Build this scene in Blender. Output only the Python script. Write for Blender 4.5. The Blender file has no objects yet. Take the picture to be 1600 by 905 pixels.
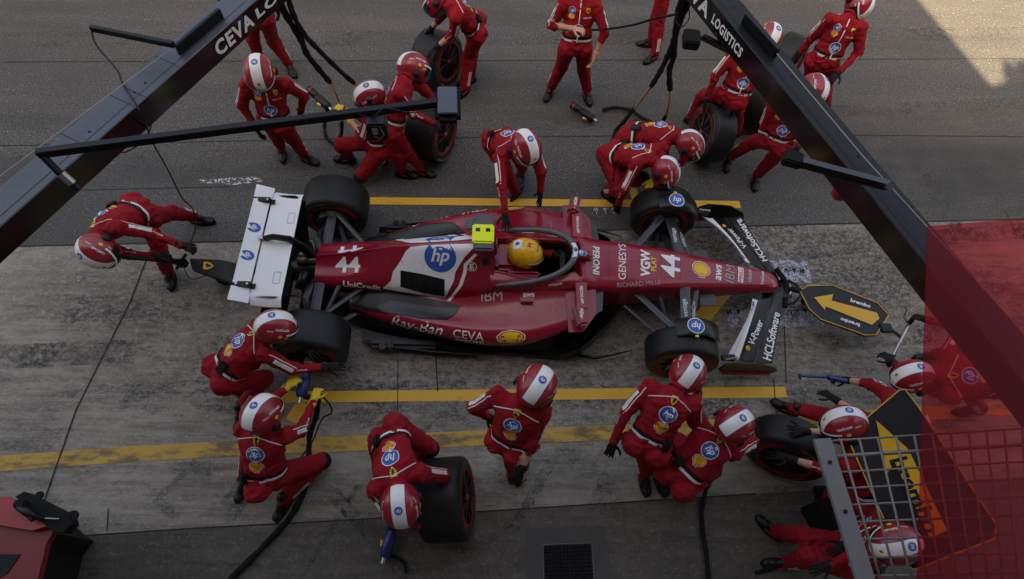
import bpy, bmesh, math, random
import numpy as np
from mathutils import Vector, Matrix, noise
from mathutils.bvhtree import BVHTree
random.seed(7)
scene = bpy.context.scene
COL = scene.collection
rad = math.radians

# ------------------------------------------------------------------ camera
F_PX = 962.93
CAM = Vector((1.6956, -3.2267, 5.9019))
DEP, YAW, ROLL = 1.06834, 0.07632, 0.09244
_d = Vector((math.sin(YAW)*math.cos(DEP), math.cos(YAW)*math.cos(DEP), -math.sin(DEP)))
_r0 = Vector((math.cos(YAW), -math.sin(YAW), 0)); _u0 = _r0.cross(_d)
_r = _r0*math.cos(ROLL) + _u0*math.sin(ROLL)
_u = -_r0*math.sin(ROLL) + _u0*math.cos(ROLL)
cam_data = bpy.data.cameras.new('camera')
cam = bpy.data.objects.new('camera', cam_data); COL.objects.link(cam)
cam_data.sensor_width = 36; cam_data.lens = F_PX/1600*36
cam_data.clip_start = 0.05; cam_data.clip_end = 3000
M = Matrix.Identity(4)
for i in range(3):
    M[i][0] = _r[i]; M[i][1] = _u[i]; M[i][2] = -_d[i]; M[i][3] = CAM[i]
cam.matrix_world = M
scene.camera = cam

# ------------------------------------------------------------------ light
SUN_EL, SUN_AZ = rad(50), math.atan2(0.25, 0.97)      # travel direction of light on the ground
world = bpy.data.worlds.new('World'); scene.world = world; world.use_nodes = True
nt = world.node_tree; nt.nodes.clear()
wo = nt.nodes.new('ShaderNodeOutputWorld'); bg = nt.nodes.new('ShaderNodeBackground'); sk = nt.nodes.new('ShaderNodeTexSky')
sk.sky_type = 'NISHITA'; sk.sun_disc = False; sk.sun_elevation = SUN_EL
sk.sun_rotation = math.pi + SUN_AZ; sk.air_density = 1.0; sk.dust_density = 4.0; sk.ozone_density = 0.8
bg.inputs['Strength'].default_value = 0.15
nt.links.new(sk.outputs[0], bg.inputs[0]); nt.links.new(bg.outputs[0], wo.inputs[0])
sun_d = bpy.data.lights.new('sun', 'SUN'); sun_d.energy = 4.2; sun_d.angle = rad(0.5); sun_d.color = (1.0, .9, .74)
sun = bpy.data.objects.new('sun', sun_d); COL.objects.link(sun)
_sd = Vector((math.sin(SUN_AZ)*math.cos(SUN_EL), math.cos(SUN_AZ)*math.cos(SUN_EL), -math.sin(SUN_EL)))
sun.rotation_euler = _sd.to_track_quat('-Z', 'Y').to_euler()
vs = scene.view_settings
vs.view_transform = 'Standard'; vs.look = 'None'; vs.gamma = 1; vs.exposure = 2.06; vs.use_white_balance = True; vs.white_balance_temperature = 9000; vs.white_balance_tint = 10; vs.use_curve_mapping = False

# ------------------------------------------------------------------ pixel helpers (photograph is 1600 x 905)
def ray(px, py):
    return (_d + _r*((px-800)/F_PX) - _u*((py-452.5)/F_PX))
def pix(px, py, z=0.0):
    v = ray(px, py); return CAM + v*((z-CAM.z)/v.z)

# ------------------------------------------------------------------ materials
MATS = {}
def mat(name, col, rough=.6, metal=0, bump=0, bscale=60, spec=.5, coat=0, noise_amt=0, nscale=8, emit=0, sheen=0):
    if name in MATS: return MATS[name]
    m = bpy.data.materials.new(name); m.use_nodes = True; MATS[name] = m
    n = m.node_tree; b = n.nodes['Principled BSDF']
    b.inputs['Base Color'].default_value = (*col, 1); b.inputs['Roughness'].default_value = rough
    b.inputs['Metallic'].default_value = metal; b.inputs['Specular IOR Level'].default_value = spec
    b.inputs['Coat Weight'].default_value = coat; b.inputs['Coat Roughness'].default_value = .12
    if sheen: b.inputs['Sheen Weight'].default_value = sheen
    tc = n.nodes.new('ShaderNodeTexCoord')
    if noise_amt:
        t = n.nodes.new('ShaderNodeTexNoise'); t.inputs['Scale'].default_value = nscale; t.inputs['Detail'].default_value = 6
        n.links.new(tc.outputs['Object'], t.inputs['Vector'])
        mx = n.nodes.new('ShaderNodeMix'); mx.data_type = 'RGBA'
        mx.inputs['A'].default_value = (*[c*(1-noise_amt) for c in col], 1)
        mx.inputs['B'].default_value = (*[min(1, c*(1+noise_amt)) for c in col], 1)
        n.links.new(t.outputs['Fac'], mx.inputs['Factor']); n.links.new(mx.outputs['Result'], b.inputs['Base Color'])
        r = n.nodes.new('ShaderNodeMapRange'); r.inputs['To Min'].default_value = rough*.8; r.inputs['To Max'].default_value = min(1, rough*1.25)
        n.links.new(t.outputs['Fac'], r.inputs['Value']); n.links.new(r.outputs['Result'], b.inputs['Roughness'])
    if bump:
        t2 = n.nodes.new('ShaderNodeTexNoise'); t2.inputs['Scale'].default_value = bscale; t2.inputs['Detail'].default_value = 5
        n.links.new(tc.outputs['Object'], t2.inputs['Vector'])
        bp = n.nodes.new('ShaderNodeBump'); bp.inputs['Strength'].default_value = bump; bp.inputs['Distance'].default_value = .01
        n.links.new(t2.outputs['Fac'], bp.inputs['Height']); n.links.new(bp.outputs['Normal'], b.inputs['Normal'])
    return m

M_RED = mat('car_red_paint', (.26, .005, .021), .27, spec=.45, noise_amt=.05, nscale=3, coat=.35)
M_SUIT = mat('suit_red_fabric', (.275, .0055, .013), .85, bump=.7, bscale=24, noise_amt=.25, nscale=5, spec=.25)
M_SUITW = mat('suit_white', (.66, .63, .62), .8)
M_WHITE = mat('white_paint', (.74, .73, .75), .38, noise_amt=.03, nscale=4)
M_WHITED = mat('white_marking', (.72, .71, .71), .5)
M_CARB = mat('carbon_black', (.007, .007, .008), .3, noise_amt=.2, nscale=7, spec=.3)
M_WEAVE = None
M_CARBG = mat('carbon_grey_arm', (.028, .029, .033), .3, noise_amt=.15, nscale=9)
M_DARK = mat('dark_gap', (.004, .004, .004), .8)
M_BLK = mat('black_plastic', (.007, .007, .008), .45, spec=.3)
M_BLKM = mat('black_matte', (.010, .0095, .0095), .85, spec=.2, noise_amt=.2)
M_RUB = mat('tyre_rubber', (.010, .010, .0105), .48, spec=.3, bump=.12, bscale=90, noise_amt=.22, nscale=6)
M_SIDE = mat('tyre_sidewall', (.014, .014, .015), .5)
M_SOFT = mat('tyre_red_marking', (.42, .012, .02), .6)
M_YMARK = mat('tyre_gold_marking', (.55, .32, .06), .6)
M_RIM = mat('wheel_rim', (.03, .03, .032), .35, metal=.6)
M_BLUE = mat('badge_blue', (.012, .085, .36), .5)
M_YEL = mat('badge_yellow', (.78, .45, .02), .5)
M_YELN = mat('fluorescent_yellow', (.72, .83, .01), .45)
M_YGLV = mat('yellow_glove', (.62, .42, .02), .7, noise_amt=.25, nscale=30)
M_GLV = mat('black_glove', (.009, .0085, .0085), .75, spec=.25, bump=.3, bscale=60)
M_SKIN = mat('skin', (.52, .27, .19), .55, noise_amt=.08, nscale=14)
M_HRED = mat('helmet_red', (.27, .008, .02), .24, coat=.3)
M_VIS = mat('visor', (.01, .01, .012), .08, coat=.5)
M_BEAM = mat('beam_sky_blue_grey', (.062, .07, .094), .4, noise_amt=.1, nscale=3, metal=.15)  # sky reflection put into the colour of the left beam's top face
M_BEAMD = mat('beam_dark_grey', (.007, .0075, .009), .38, spec=.25, noise_amt=.15, nscale=3, metal=.1)
M_BEAMB = mat('beam_black_gloss', (.006, .006, .007), .14, coat=.4)
M_METAL = mat('bare_metal', (.45, .45, .46), .35, metal=1)
M_GREYM = mat('galvanised_metal', (.19, .19, .185), .55, metal=.3, noise_amt=.2, nscale=20)
M_GOLD = mat('gold_braid', (.42, .28, .10), .6, noise_amt=.3, nscale=60)
M_BLUET = mat('blue_anodised', (.012, .03, .14), .35, metal=.3)
M_TRED = mat('toolbox_red', (.36, .010, .013), .4)
M_BOARD = mat('board_dark', (.012, .012, .016), .4, spec=.3)
M_AMBER = mat('board_yellow', (.62, .33, .012), .45)
M_DYEL = mat('driver_helmet_yellow', (.80, .42, .015), .3, noise_amt=.12, nscale=18)
M_GREY = mat('grey_marking', (.32, .30, .30), .6)

# ------------------------------------------------------------------ mesh helpers
class MB:
    def __init__(s): s.v = []; s.f = []; s.m = []; s.ml = []
    def mi(s, m):
        if m not in s.ml: s.ml.append(m)
        return s.ml.index(m)
    def add(s, vs, fs, m):
        o = len(s.v); s.v += [tuple(v) for v in vs]; k = s.mi(m)
        for f in fs: s.f.append(tuple(i+o for i in f)); s.m.append(k)
    def quad(s, a, b, c, d, m): s.add([a, b, c, d], [(0, 1, 2, 3)], m)
    def box(s, c, sz, m, rz=0, M4=None, bev=0):
        x, y, z = [q/2 for q in sz]
        if bev: 
            b = min(bev, x*.9, y*.9, z*.9); vs = []
            bm = bmesh.new(); bmesh.ops.create_cube(bm, size=1)
            for v in bm.verts: v.co = Vector((v.co.x*2*x, v.co.y*2*y, v.co.z*2*z))
            bmesh.ops.bevel(bm, geom=bm.edges[:], offset=b, segments=2, affect='EDGES')
            vs = [v.co.copy() for v in bm.verts]; fs = [[v.index for v in f.verts] for f in bm.faces]; bm.free()
        else:
            vs = [Vector(p) for p in [(-x,-y,-z),(x,-y,-z),(x,y,-z),(-x,y,-z),(-x,-y,z),(x,-y,z),(x,y,z),(-x,y,z)]]
            fs = [(0,3,2,1),(4,5,6,7),(0,1,5,4),(1,2,6,5),(2,3,7,6),(3,0,4,7)]
        T = M4 if M4 is not None else Matrix.Rotation(rz, 4, 'Z')
        vs = [T @ v + Vector(c) for v in vs] if M4 is None else [T @ (v + Vector(c)) for v in vs]
        s.add(vs, fs, m)
    def tube(s, pts, r, m, n=10, cap=True, flat=None):
        pts = [Vector(p) for p in pts]; N = len(pts)
        rs = r if isinstance(r, (list, tuple)) else [r]*N
        up = None; rings = []
        for i, p in enumerate(pts):
            t = (pts[min(i+1, N-1)] - pts[max(i-1, 0)])
            if t.length < 1e-9: t = Vector((0, 0, 1))
            t.normalize()
            if up is None:
                up = Vector((0, 0, 1)) if abs(t.z) < .9 else Vector((0, 1, 0))
            a = up - t*up.dot(t)
            if a.length < 1e-6: a = t.orthogonal()
            a.normalize(); up = a; b = t.cross(a)
            fl = flat if flat else 1.0
            rings.append([p + (a*math.cos(q)*fl + b*math.sin(q))*rs[i] for q in [2*math.pi*k/n for k in range(n)]])
        vs = [v for rg in rings for v in rg]; fs = []
        for i in range(N-1):
            for k in range(n):
                fs.append((i*n+k, i*n+(k+1) % n, (i+1)*n+(k+1) % n, (i+1)*n+k))
        if cap: fs.append(tuple(range(n-1, -1, -1))); fs.append(tuple((N-1)*n+k for k in range(n)))
        s.add(vs, fs, m)
    def grid(s, rows, m, close=False):
        R, C_ = len(rows), len(rows[0]); vs = [v for r_ in rows for v in r_]; fs = []
        for i in range(R-1):
            for k in range(C_ if close else C_-1):
                fs.append((i*C_+k, i*C_+(k+1) % C_, (i+1)*C_+(k+1) % C_, (i+1)*C_+k))
        s.add(vs, fs, m)
    def prism(s, poly, z0, z1, m, axis=None):
        n = len(poly)
        vs = [Vector((p[0], p[1], z0)) for p in poly] + [Vector((p[0], p[1], z1)) for p in poly]
        fs = [tuple(range(n-1, -1, -1)), tuple(range(n, 2*n))] + [(k, (k+1) % n, n+(k+1) % n, n+k) for k in range(n)]
        s.add(vs, fs, m)
    def slab(s, poly3, nrm, th, m, m2=None):
        """flat polygon given in 3-D, extruded by th along nrm"""
        n = len(poly3); P = [Vector(p) for p in poly3]; Q = [p + Vector(nrm)*th for p in P]
        s.add(P+Q, [tuple(range(n-1, -1, -1)), tuple(range(n, 2*n))] + [(k, (k+1) % n, n+(k+1) % n, n+k) for k in range(n)], m)
    def mesh(s, name, smooth=False):
        me = bpy.data.meshes.new(name); me.from_pydata([tuple(v) for v in s.v], [], s.f)
        for m in s.ml: me.materials.append(m)
        me.polygons.foreach_set('material_index', s.m)
        if smooth: me.polygons.foreach_set('use_smooth', [True]*len(s.f))
        me.update()
        bm = bmesh.new(); bm.from_mesh(me); bmesh.ops.recalc_face_normals(bm, faces=bm.faces); bm.to_mesh(me); bm.free()
        return me
    def build(s, name, parent=None, smooth=False, sharp=None):
        me = s.mesh(name, smooth)
        if smooth and sharp is not None: me.set_sharp_from_angle(angle=rad(sharp))
        return link(name, me, parent)

def link(name, me, parent=None, mw=None):
    o = bpy.data.objects.new(name, me); COL.objects.link(o)
    if parent is not None: o.parent = parent; o.matrix_parent_inverse = Matrix.Identity(4)
    if parent is not None:
        w = mw if mw is not None else Matrix.Identity(4)
        chain = Matrix.Identity(4); q = parent
        while q is not None: chain = q.matrix_basis @ chain; q = q.parent
        o.matrix_basis = chain.inverted() @ w
    elif mw is not None: o.matrix_basis = mw
    return o
def thing(name, label, cat, loc=(0, 0, 0), group=None):
    o = bpy.data.objects.new(name, None); COL.objects.link(o); o.location = loc; o.empty_display_size = .2
    o['label'] = label; o['category'] = cat
    if group: o['group'] = group
    return o
def tag(o, label, cat, group=None):
    o['label'] = label; o['category'] = cat
    if group: o['group'] = group
    return o
def struct(o, kind='structure'): o['kind'] = kind; return o
def copy_tree(o, parent=None):
    c = o.copy(); COL.objects.link(c); c.parent = parent
    for ch in list(o.children): copy_tree(ch, c)
    return c

# ------------------------------------------------------------------ 2-D shapes and decals
_txt = {}
def text2d(s, bold=.0, shear=0.0, spacing=1.0):
    key = (s, bold, shear, spacing)
    if key in _txt: return _txt[key]
    cu = bpy.data.curves.new('t', 'FONT'); cu.body = s; cu.offset = bold; cu.shear = shear; cu.space_character = spacing; cu.resolution_u = 3
    ob = bpy.data.objects.new('t', cu); COL.objects.link(ob)
    dg = bpy.context.evaluated_depsgraph_get(); dg.update(); me = ob.evaluated_get(dg).to_mesh()
    V = [(v.co.x, v.co.y) for v in me.vertices]; Fc = [tuple(p.vertices) for p in me.polygons]
    ob.evaluated_get(dg).to_mesh_clear()
    W_ = max(v[0] for v in V)-min(v[0] for v in V); bm = bmesh.new(); bv_ = [bm.verts.new((v[0], v[1], 0)) for v in V]
    for f in Fc:
        try: bm.faces.new([bv_[i] for i in f])
        except ValueError: pass
    for _ in range(4):
        L = [e for e in bm.edges if e.calc_length() > max(.22, W_*.07)]
        if not L: break
        bmesh.ops.subdivide_edges(bm, edges=L, cuts=1); bmesh.ops.triangulate(bm, faces=bm.faces[:])
    bm.verts.index_update(); V = [(v.co.x, v.co.y) for v in bm.verts]; Fc = [tuple(v.index for v in f.verts) for f in bm.faces]; bm.free()
    bpy.data.objects.remove(ob); bpy.data.curves.remove(cu)
    xs = [v[0] for v in V]; ys = [v[1] for v in V]; x0, x1, y0, y1 = min(xs), max(xs), min(ys), max(ys)
    # normalise: x centred 0 width 1, y centred, keeping aspect
    w = x1-x0; V = [((x-(x0+x1)/2)/w, (y-(y0+y1)/2)/w) for x, y in V]
    _txt[key] = (V, Fc, (y1-y0)/w); return _txt[key]
def disc2d(r=.5, n=24, rings=3, r0=0.0, sy=1.0):
    V = []; Fc = []
    for j in range(rings+1):
        q = r0 + (r-r0)*j/rings
        for k in range(n): V.append((q*math.cos(2*math.pi*k/n), sy*q*math.sin(2*math.pi*k/n)))
    for j in range(rings):
        for k in range(n):
            a, b = j*n+k, j*n+(k+1) % n; Fc.append((a, b, b+n, a+n))
    return V, Fc
def poly2d(pts, maxlen=.1):
    bm = bmesh.new(); vs = [bm.verts.new((p[0], p[1], 0)) for p in pts]; bm.faces.new(vs)
    bmesh.ops.triangulate(bm, faces=bm.faces[:])
    for _ in range(7):
        L = [e for e in bm.edges if e.calc_length() > maxlen]
        if not L: break
        bmesh.ops.subdivide_edges(bm, edges=L, cuts=1); bmesh.ops.triangulate(bm, faces=bm.faces[:])
    bm.verts.index_update()
    V = [(v.co.x, v.co.y) for v in bm.verts]; Fc = [tuple(v.index for v in f.verts) for f in bm.faces]; bm.free(); return V, Fc
def xf(shape, s=1, ang=0, dx=0, dy=0, sx=1, sy=1):
    c, sn = math.cos(ang), math.sin(ang)
    return [((x*sx*c-y*sy*sn)*s+dx, (x*sx*sn+y*sy*c)*s+dy) for x, y in shape[0]], shape[1]
SHIELD = [(-.36,.5),(.36,.5),(.38,.1),(.28,-.22),(0,-.52),(-.28,-.22),(-.38,.1)]
HORSE = [(-.05,-.36),(.02,-.33),(.04,-.2),(.16,-.12),(.12,.0),(.2,.06),(.24,.2),(.16,.22),(.12,.3),(.02,.3),(-.04,.18),(-.16,.14),(-.22,.2),(-.2,.06),(-.08,.02),(-.14,-.1),(-.22,-.04),(-.2,-.16),(-.08,-.18)]
def scallop(k=1.0):
    P = [(-.18*k, -.5*k), (.18*k, -.5*k), (.2*k, -.38*k)]
    P += [(.36*k, -.3*k)]
    for i in range(25):
        a = -.35 + (math.pi+.7)*i/24
        r = .5*k*(1+.03*math.cos(i*math.pi/2)); P.append((r*math.cos(a), .02*k+r*math.sin(a)*.92))
    P += [(-.36*k, -.3*k), (-.2*k, -.38*k)]; return P
def L_badge():      # round blue badge, white ring, slanted letters
    t = text2d('hp', .02, .32)
    return [(disc2d(.5, 28, 3), M_WHITED, 0), (disc2d(.455, 28, 3), M_BLUE, .0008), (xf(t, .56, dy=-.0), M_WHITED, .0016)]
def L_badge_plain():
    t = text2d('hp', .02, .32)
    return [(disc2d(.5, 28, 3), M_BLUE, 0), (xf(t, .6), M_WHITED, .0008)]
def L_shell(white=True):
    L = [(poly2d(scallop(1.0), .3), M_WHITED if white else M_SUIT, 0), (poly2d(scallop(.93), .3), M_SOFT, .0006), (poly2d(scallop(.82), .3), M_YEL, .0012)]
    for i in range(-3, 4):
        a = i*.36; p = (math.sin(a)*.34, math.cos(a)*.34); q = (0, -.34); w = .014
        L.append((([(q[0]+i*.02-w*.4, q[1]), (q[0]+i*.02+w*.4, q[1]), (p[0]+w, p[1]), (p[0]-w, p[1])], [(0, 1, 2, 3)]), M_SOFT, .0018))
    return L
def L_shield():
    return [(poly2d([(x*1.1, y*1.08) for x, y in SHIELD], .3), M_BLK, 0), (poly2d(SHIELD, .3), M_YEL, .0006), (poly2d(HORSE, .5), M_BLK, .0012)]
def L_text(s, m, bold=.02, shear=0., spacing=1.):
    return [(text2d(s, bold, shear, spacing), m, 0)]
def L_rect(w, h, m, ml=.25): return [(poly2d([(-w/2,-h/2),(w/2,-h/2),(w/2,h/2),(-w/2,h/2)], ml), m, 0)]

def bvh_of(objs):
    V = []; Fc = []
    for o in objs:
        mw = Matrix.Identity(4); q = o
        while q is not None: mw = q.matrix_basis @ mw; q = q.parent
        off = len(V); V += [mw @ v.co for v in o.data.vertices]; Fc += [tuple(i+off for i in p.vertices) for p in o.data.polygons]
    return BVHTree.FromPolygons(V, Fc)
def lay(layers, O, U, V, N, bvh, size, mb, off=.003, reach=.2, back=.1, clip=None):
    """press flat 2-D layers on to the surface under them"""
    O, U, V, N = Vector(O), Vector(U), Vector(V), Vector(N)
    for (sh, m, dz) in layers:
        vs = []; ok = []
        for x, y in sh[0]:
            p = O + U*(x*size) + V*(y*size)
            h = bvh.ray_cast(p + N*reach, -N, reach+back)
            if h[0] is None: vs.append(p); ok.append(False)
            else: vs.append(h[0] + N*(off+dz)); ok.append(True)
        if clip: ok = [o_ and (q.y+.02)*clip > -.004 for o_, q in zip(ok, vs)]
        fs = [f for f in sh[1] if all(ok[i] for i in f) and all(abs((vs[f[i]]-vs[f[i-1]]).dot(N)) < .6*max(.02, (vs[f[i]]-vs[f[i-1]]).length) for i in range(len(f)))]
        used = sorted({i for f in fs for i in f}); mp = {u: k for k, u in enumerate(used)}
        if fs: mb.add([vs[u] for u in used], [tuple(mp[i] for i in f) for f in fs], m)
def hitpix(px, py, bvh):
    v = ray(px, py).normalized(); h = bvh.ray_cast(CAM, v, 40)
    return (h[0], h[1]) if h[0] is not None else (None, None)
# ------------------------------------------------------------------ ground materials
def nodes(m):
    m.use_nodes = True; n = m.node_tree; return n, n.nodes['Principled BSDF']
def N_(n, t, **k):
    x = n.nodes.new(t)
    for a, b in k.items(): setattr(x, a, b)
    return x
def tex(n, co, scale, detail=6, rough=.55, stretch=(1, 1, 1), kind='ShaderNodeTexNoise', loc=(0, 0, 0), dist=0):
    mp = N_(n, 'ShaderNodeMapping'); mp.inputs['Scale'].default_value = stretch; mp.inputs['Location'].default_value = loc
    n.links.new(co, mp.inputs['Vector']); t = N_(n, kind); t.inputs['Scale'].default_value = scale
    if kind == 'ShaderNodeTexNoise':
        t.inputs['Detail'].default_value = detail; t.inputs['Roughness'].default_value = rough; t.inputs['Distortion'].default_value = dist
    n.links.new(mp.outputs[0], t.inputs['Vector']); return t.outputs[0]
def rng(n, v, a, b, c=0, d=1):
    r = N_(n, 'ShaderNodeMapRange'); n.links.new(v, r.inputs['Value'])
    for k, x in zip(('From Min', 'From Max', 'To Min', 'To Max'), (a, b, c, d)): r.inputs[k].default_value = x
    return r.outputs[0]
def mixc(n, f, a, b):
    x = N_(n, 'ShaderNodeMix', data_type='RGBA')
    if isinstance(f, (int, float)): x.inputs['Factor'].default_value = f
    else: n.links.new(f, x.inputs['Factor'])
    for k, q in (('A', a), ('B', b)):
        if isinstance(q, tuple): x.inputs[k].default_value = (*q, 1)
        else: n.links.new(q, x.inputs[k])
    return x.outputs['Result']
def mul(n, a, b, op='MULTIPLY'):
    x = N_(n, 'ShaderNodeMath', operation=op); x.use_clamp = True
    for i, q in enumerate((a, b)):
        if isinstance(q, (int, float)): x.inputs[i].default_value = q
        else: n.links.new(q, x.inputs[i])
    return x.outputs[0]
def blob(n, co, c, rx, ry, soft=.5):
    mp = N_(n, 'ShaderNodeMapping', vector_type='TEXTURE'); mp.inputs['Location'].default_value = (c[0], c[1], 0); mp.inputs['Scale'].default_value = (rx, ry, 1)
    n.links.new(co, mp.inputs['Vector']); l = N_(n, 'ShaderNodeVectorMath', operation='LENGTH'); n.links.new(mp.outputs[0], l.inputs[0])
    return rng(n, l.outputs['Value'], 1-soft, 1+soft, 1, 0)

def asphalt():
    m = bpy.data.materials.new('asphalt'); n, b = nodes(m); co = N_(n, 'ShaderNodeTexCoord').outputs['Object']
    fine = tex(n, co, 42, 4, .8); mid = tex(n, co, 22, 4); big = tex(n, co, .8, 5, .6, (.35, 1, 1)); strk = tex(n, co, 2.2, 4, .6, (.12, 1, 1)); strk2 = tex(n, co, 1.1, 6, .65, (.1, 1, 1), loc=(3, 7, 0))
    c = mixc(n, rng(n, fine, .36, .64), (.012, .0115, .011), (.135, .128, .120))
    c = mixc(n, rng(n, tex(n, co, 30, 3, .8, loc=(9, 1, 0)), .60, .68), c, (.30, .285, .26))
    c = mixc(n, mul(n, rng(n, big, .35, .65), .55), c, (.040, .037, .035))
    c = mixc(n, mul(n, rng(n, strk, .5, .75), .35), c, (.11, .10, .09))
    c = mixc(n, mul(n, rng(n, strk2, .50, .66), .5), c, (.028, .026, .025))
    c = mixc(n, mul(n, rng(n, mid, .55, .75), .3), c, (.02, .019, .018))
    st = mul(n, blob(n, co, (6.6, 2.6), 3.2, .55), rng(n, tex(n, co, 3, 5, .6, (.4, 1, 1)), .4, .7))
    c = mixc(n, mul(n, st, .5), c, (.12, .088, .066))
    drk = mul(n, blob(n, co, (7.4, 1.9), 2.2, .6), rng(n, tex(n, co, 2, 5), .3, .6))
    c = mixc(n, mul(n, drk, .6), c, (.025, .024, .023))
    n.links.new(c, b.inputs['Base Color']); b.inputs['Roughness'].default_value = .8
    bp = N_(n, 'ShaderNodeBump'); bp.inputs['Strength'].default_value = .55; bp.inputs['Distance'].default_value = .008
    n.links.new(fine, bp.inputs['Height']); n.links.new(bp.outputs[0], b.inputs['Normal']); return m
def concrete(name='concrete', base=((.14, .116, .093), (.36, .31, .255)), dirt=1.0):
    m = bpy.data.materials.new(name); n, b = nodes(m); co = N_(n, 'ShaderNodeTexCoord').outputs['Object']
    big = tex(n, co, 1.1, 7, .62, (.6, 1, 1)); mid = tex(n, co, 9, 8, .78, (.55, 1, 1)); fine = tex(n, co, 34, 4, .85); lines = tex(n, co, 14, 6, .75, (.07, 1, 1))
    spk = tex(n, co, 22, 5, .85, (.7, 1, 1)); spk2 = tex(n, co, 10, 8, .85, (.6, 1, 1), loc=(3, 1, 0))
    c = mixc(n, rng(n, big, .32, .68), base[0], base[1])
    c = mixc(n, mul(n, rng(n, mid, .4, .7), .55), c, (base[0][0]*.5, base[0][1]*.47, base[0][2]*.43))
    c = mixc(n, mul(n, rng(n, lines, .48, .62), .45), c, base[1])
    c = mixc(n, mul(n, rng(n, lines, .46, .34), .5), c, (base[0][0]*.4, base[0][1]*.38, base[0][2]*.35))
    # rubber laid down where the wheels stop: streaks and worn speckle
    z1 = mul(n, blob(n, co, (1.6, .1), 4.6, .72, .45), rng(n, lines, .30, .62))
    z2 = mul(n, blob(n, co, (5.2, .45), 2.0, .75, .4), rng(n, spk2, .40, .53))
    z3 = mul(n, blob(n, co, (-1.5, -.55), 1.9, .8, .5), rng(n, spk2, .5, .62))
    z4 = mul(n, blob(n, co, (2.8, -1.05), 3.6, .6, .5), rng(n, spk2, .42, .55))
    z5 = rng(n, tex(n, co, 2.0, 8, .78, (.35, 1, 1), loc=(5, 2, 0)), .52, .62)
    rub = mul(n, mul(n, mul(n, z1, .8), mul(n, z2, .9), 'ADD'), mul(n, mul(n, mul(n, z3, .55), mul(n, z4, .75), 'ADD'), mul(n, z5, .75), 'ADD'), 'ADD')
    rub = mul(n, rub, rng(n, spk, .40, .54, .12, 1))
    c = mixc(n, mul(n, rub, .92*dirt), c, (.020, .018, .016))
    c = mixc(n, mul(n, rng(n, fine, .56, .64), .6*dirt), c, (.42, .37, .31))
    c = mixc(n, mul(n, rng(n, fine, .40, .30), .4), c, (.05, .045, .04))
    n.links.new(c, b.inputs['Base Color'])
    n.links.new(rng(n, mid, .3, .7, .55, .85), b.inputs['Roughness'])
    bp = N_(n, 'ShaderNodeBump'); bp.inputs['Strength'].default_value = .4; bp.inputs['Distance'].default_value = .006
    n.links.new(mul(n, fine, mid), bp.inputs['Height']); n.links.new(bp.outputs[0], b.inputs['Normal']); return m
def yellow(name, wear, base=(.74, .39, .03)):
    m = bpy.data.materials.new(name); n, b = nodes(m); co = N_(n, 'ShaderNodeTexCoord').outputs['Object']
    t = tex(n, co, 5, 7, .7, (.35, 1, 1)); f = tex(n, co, 50, 3, .7)
    c = mixc(n, rng(n, f, .3, .7), tuple(q*.85 for q in base), base)
    c = mixc(n, mul(n, rng(n, t, .62-.14*wear, .72-.14*wear), .3+.5*wear), c, (.05, .042, .035))
    n.links.new(c, b.inputs['Base Color']); b.inputs['Roughness'].default_value = .6; return m
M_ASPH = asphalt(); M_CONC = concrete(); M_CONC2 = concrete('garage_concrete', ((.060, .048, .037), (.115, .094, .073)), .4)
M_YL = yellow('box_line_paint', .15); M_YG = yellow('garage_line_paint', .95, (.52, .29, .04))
M_SEAM = mat('joint_seam', (.022, .02, .018), .9); M_CHALK = mat('chalk', (.42, .41, .40), .9)
M_WALL = mat('wall_paint', (.32, .31, .30), .8)

def sheet(name, poly, z, m, th=None):
    b = MB(); b.add([(p[0], p[1], z) for p in poly], [tuple(range(len(poly)))], m); o = b.build(name)
    if o.data.polygons[0].normal.z < 0: o.data.flip_normals()
    return struct(o)
S = 1500
sheet('ground', [(-S, -S), (S, -S), (S, S), (-S, S)], 0, M_ASPH)
def P2(px, py): v = pix(px, py, 0); return (v.x, v.y)
a1, a2, a3, a4 = P2(0, 386), P2(360, 378), P2(1230, 352), P2(1600, 343)
def ext(a, b, x): t = (x-a[0])/(b[0]-a[0]); return (x, a[1]+(b[1]-a[1])*t)
la, ra = ext(a1, a2, -40), ext(a3, a4, 40)
sheet('pavement', [(-40, -9), (40, -9), ra, a4, a3, a2, a1, la], .004, M_CONC)
g1, g2, g3, g4 = P2(60, 842), P2(300, 826), P2(560, 812), P2(1180, 772)
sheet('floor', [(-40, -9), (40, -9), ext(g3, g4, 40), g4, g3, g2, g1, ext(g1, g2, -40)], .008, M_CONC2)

def strip(pts, w, z, m, mb):
    P = [Vector((p[0], p[1], 0)) for p in pts]
    for a, b in zip(P, P[1:]):
        d = (b-a).normalized(); nn = Vector((-d.y, d.x, 0))*w/2
        mb.quad(*[(q.x, q.y, z) for q in (a-nn, b-nn, b+nn, a+nn)], m)
def line_px(name, pts, w, z, m):
    mb = MB(); strip([P2(*p) for p in pts], w, z, m, mb); return struct(mb.build(name))
line_px('box_line', [(560, 314), (1156, 320)], .105, .006, M_YL)
line_px('box_line', [(430, 621), (1228, 613)], .115, .008, M_YL)
line_px('box_line', [(476, 630), (458, 660)], .16, .0085, M_YL)
line_px('box_line', [(987, 290), (993, 313)], .09, .0065, M_YL)
line_px('box_line', [(985, 461), (1128, 453)], .09, .008, M_YL)
line_px('box_line', [(1135, 451), (1090, 505)], .17, .0085, M_YL)
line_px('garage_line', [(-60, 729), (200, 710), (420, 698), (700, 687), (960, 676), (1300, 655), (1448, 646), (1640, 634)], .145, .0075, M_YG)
sm = MB()
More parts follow.
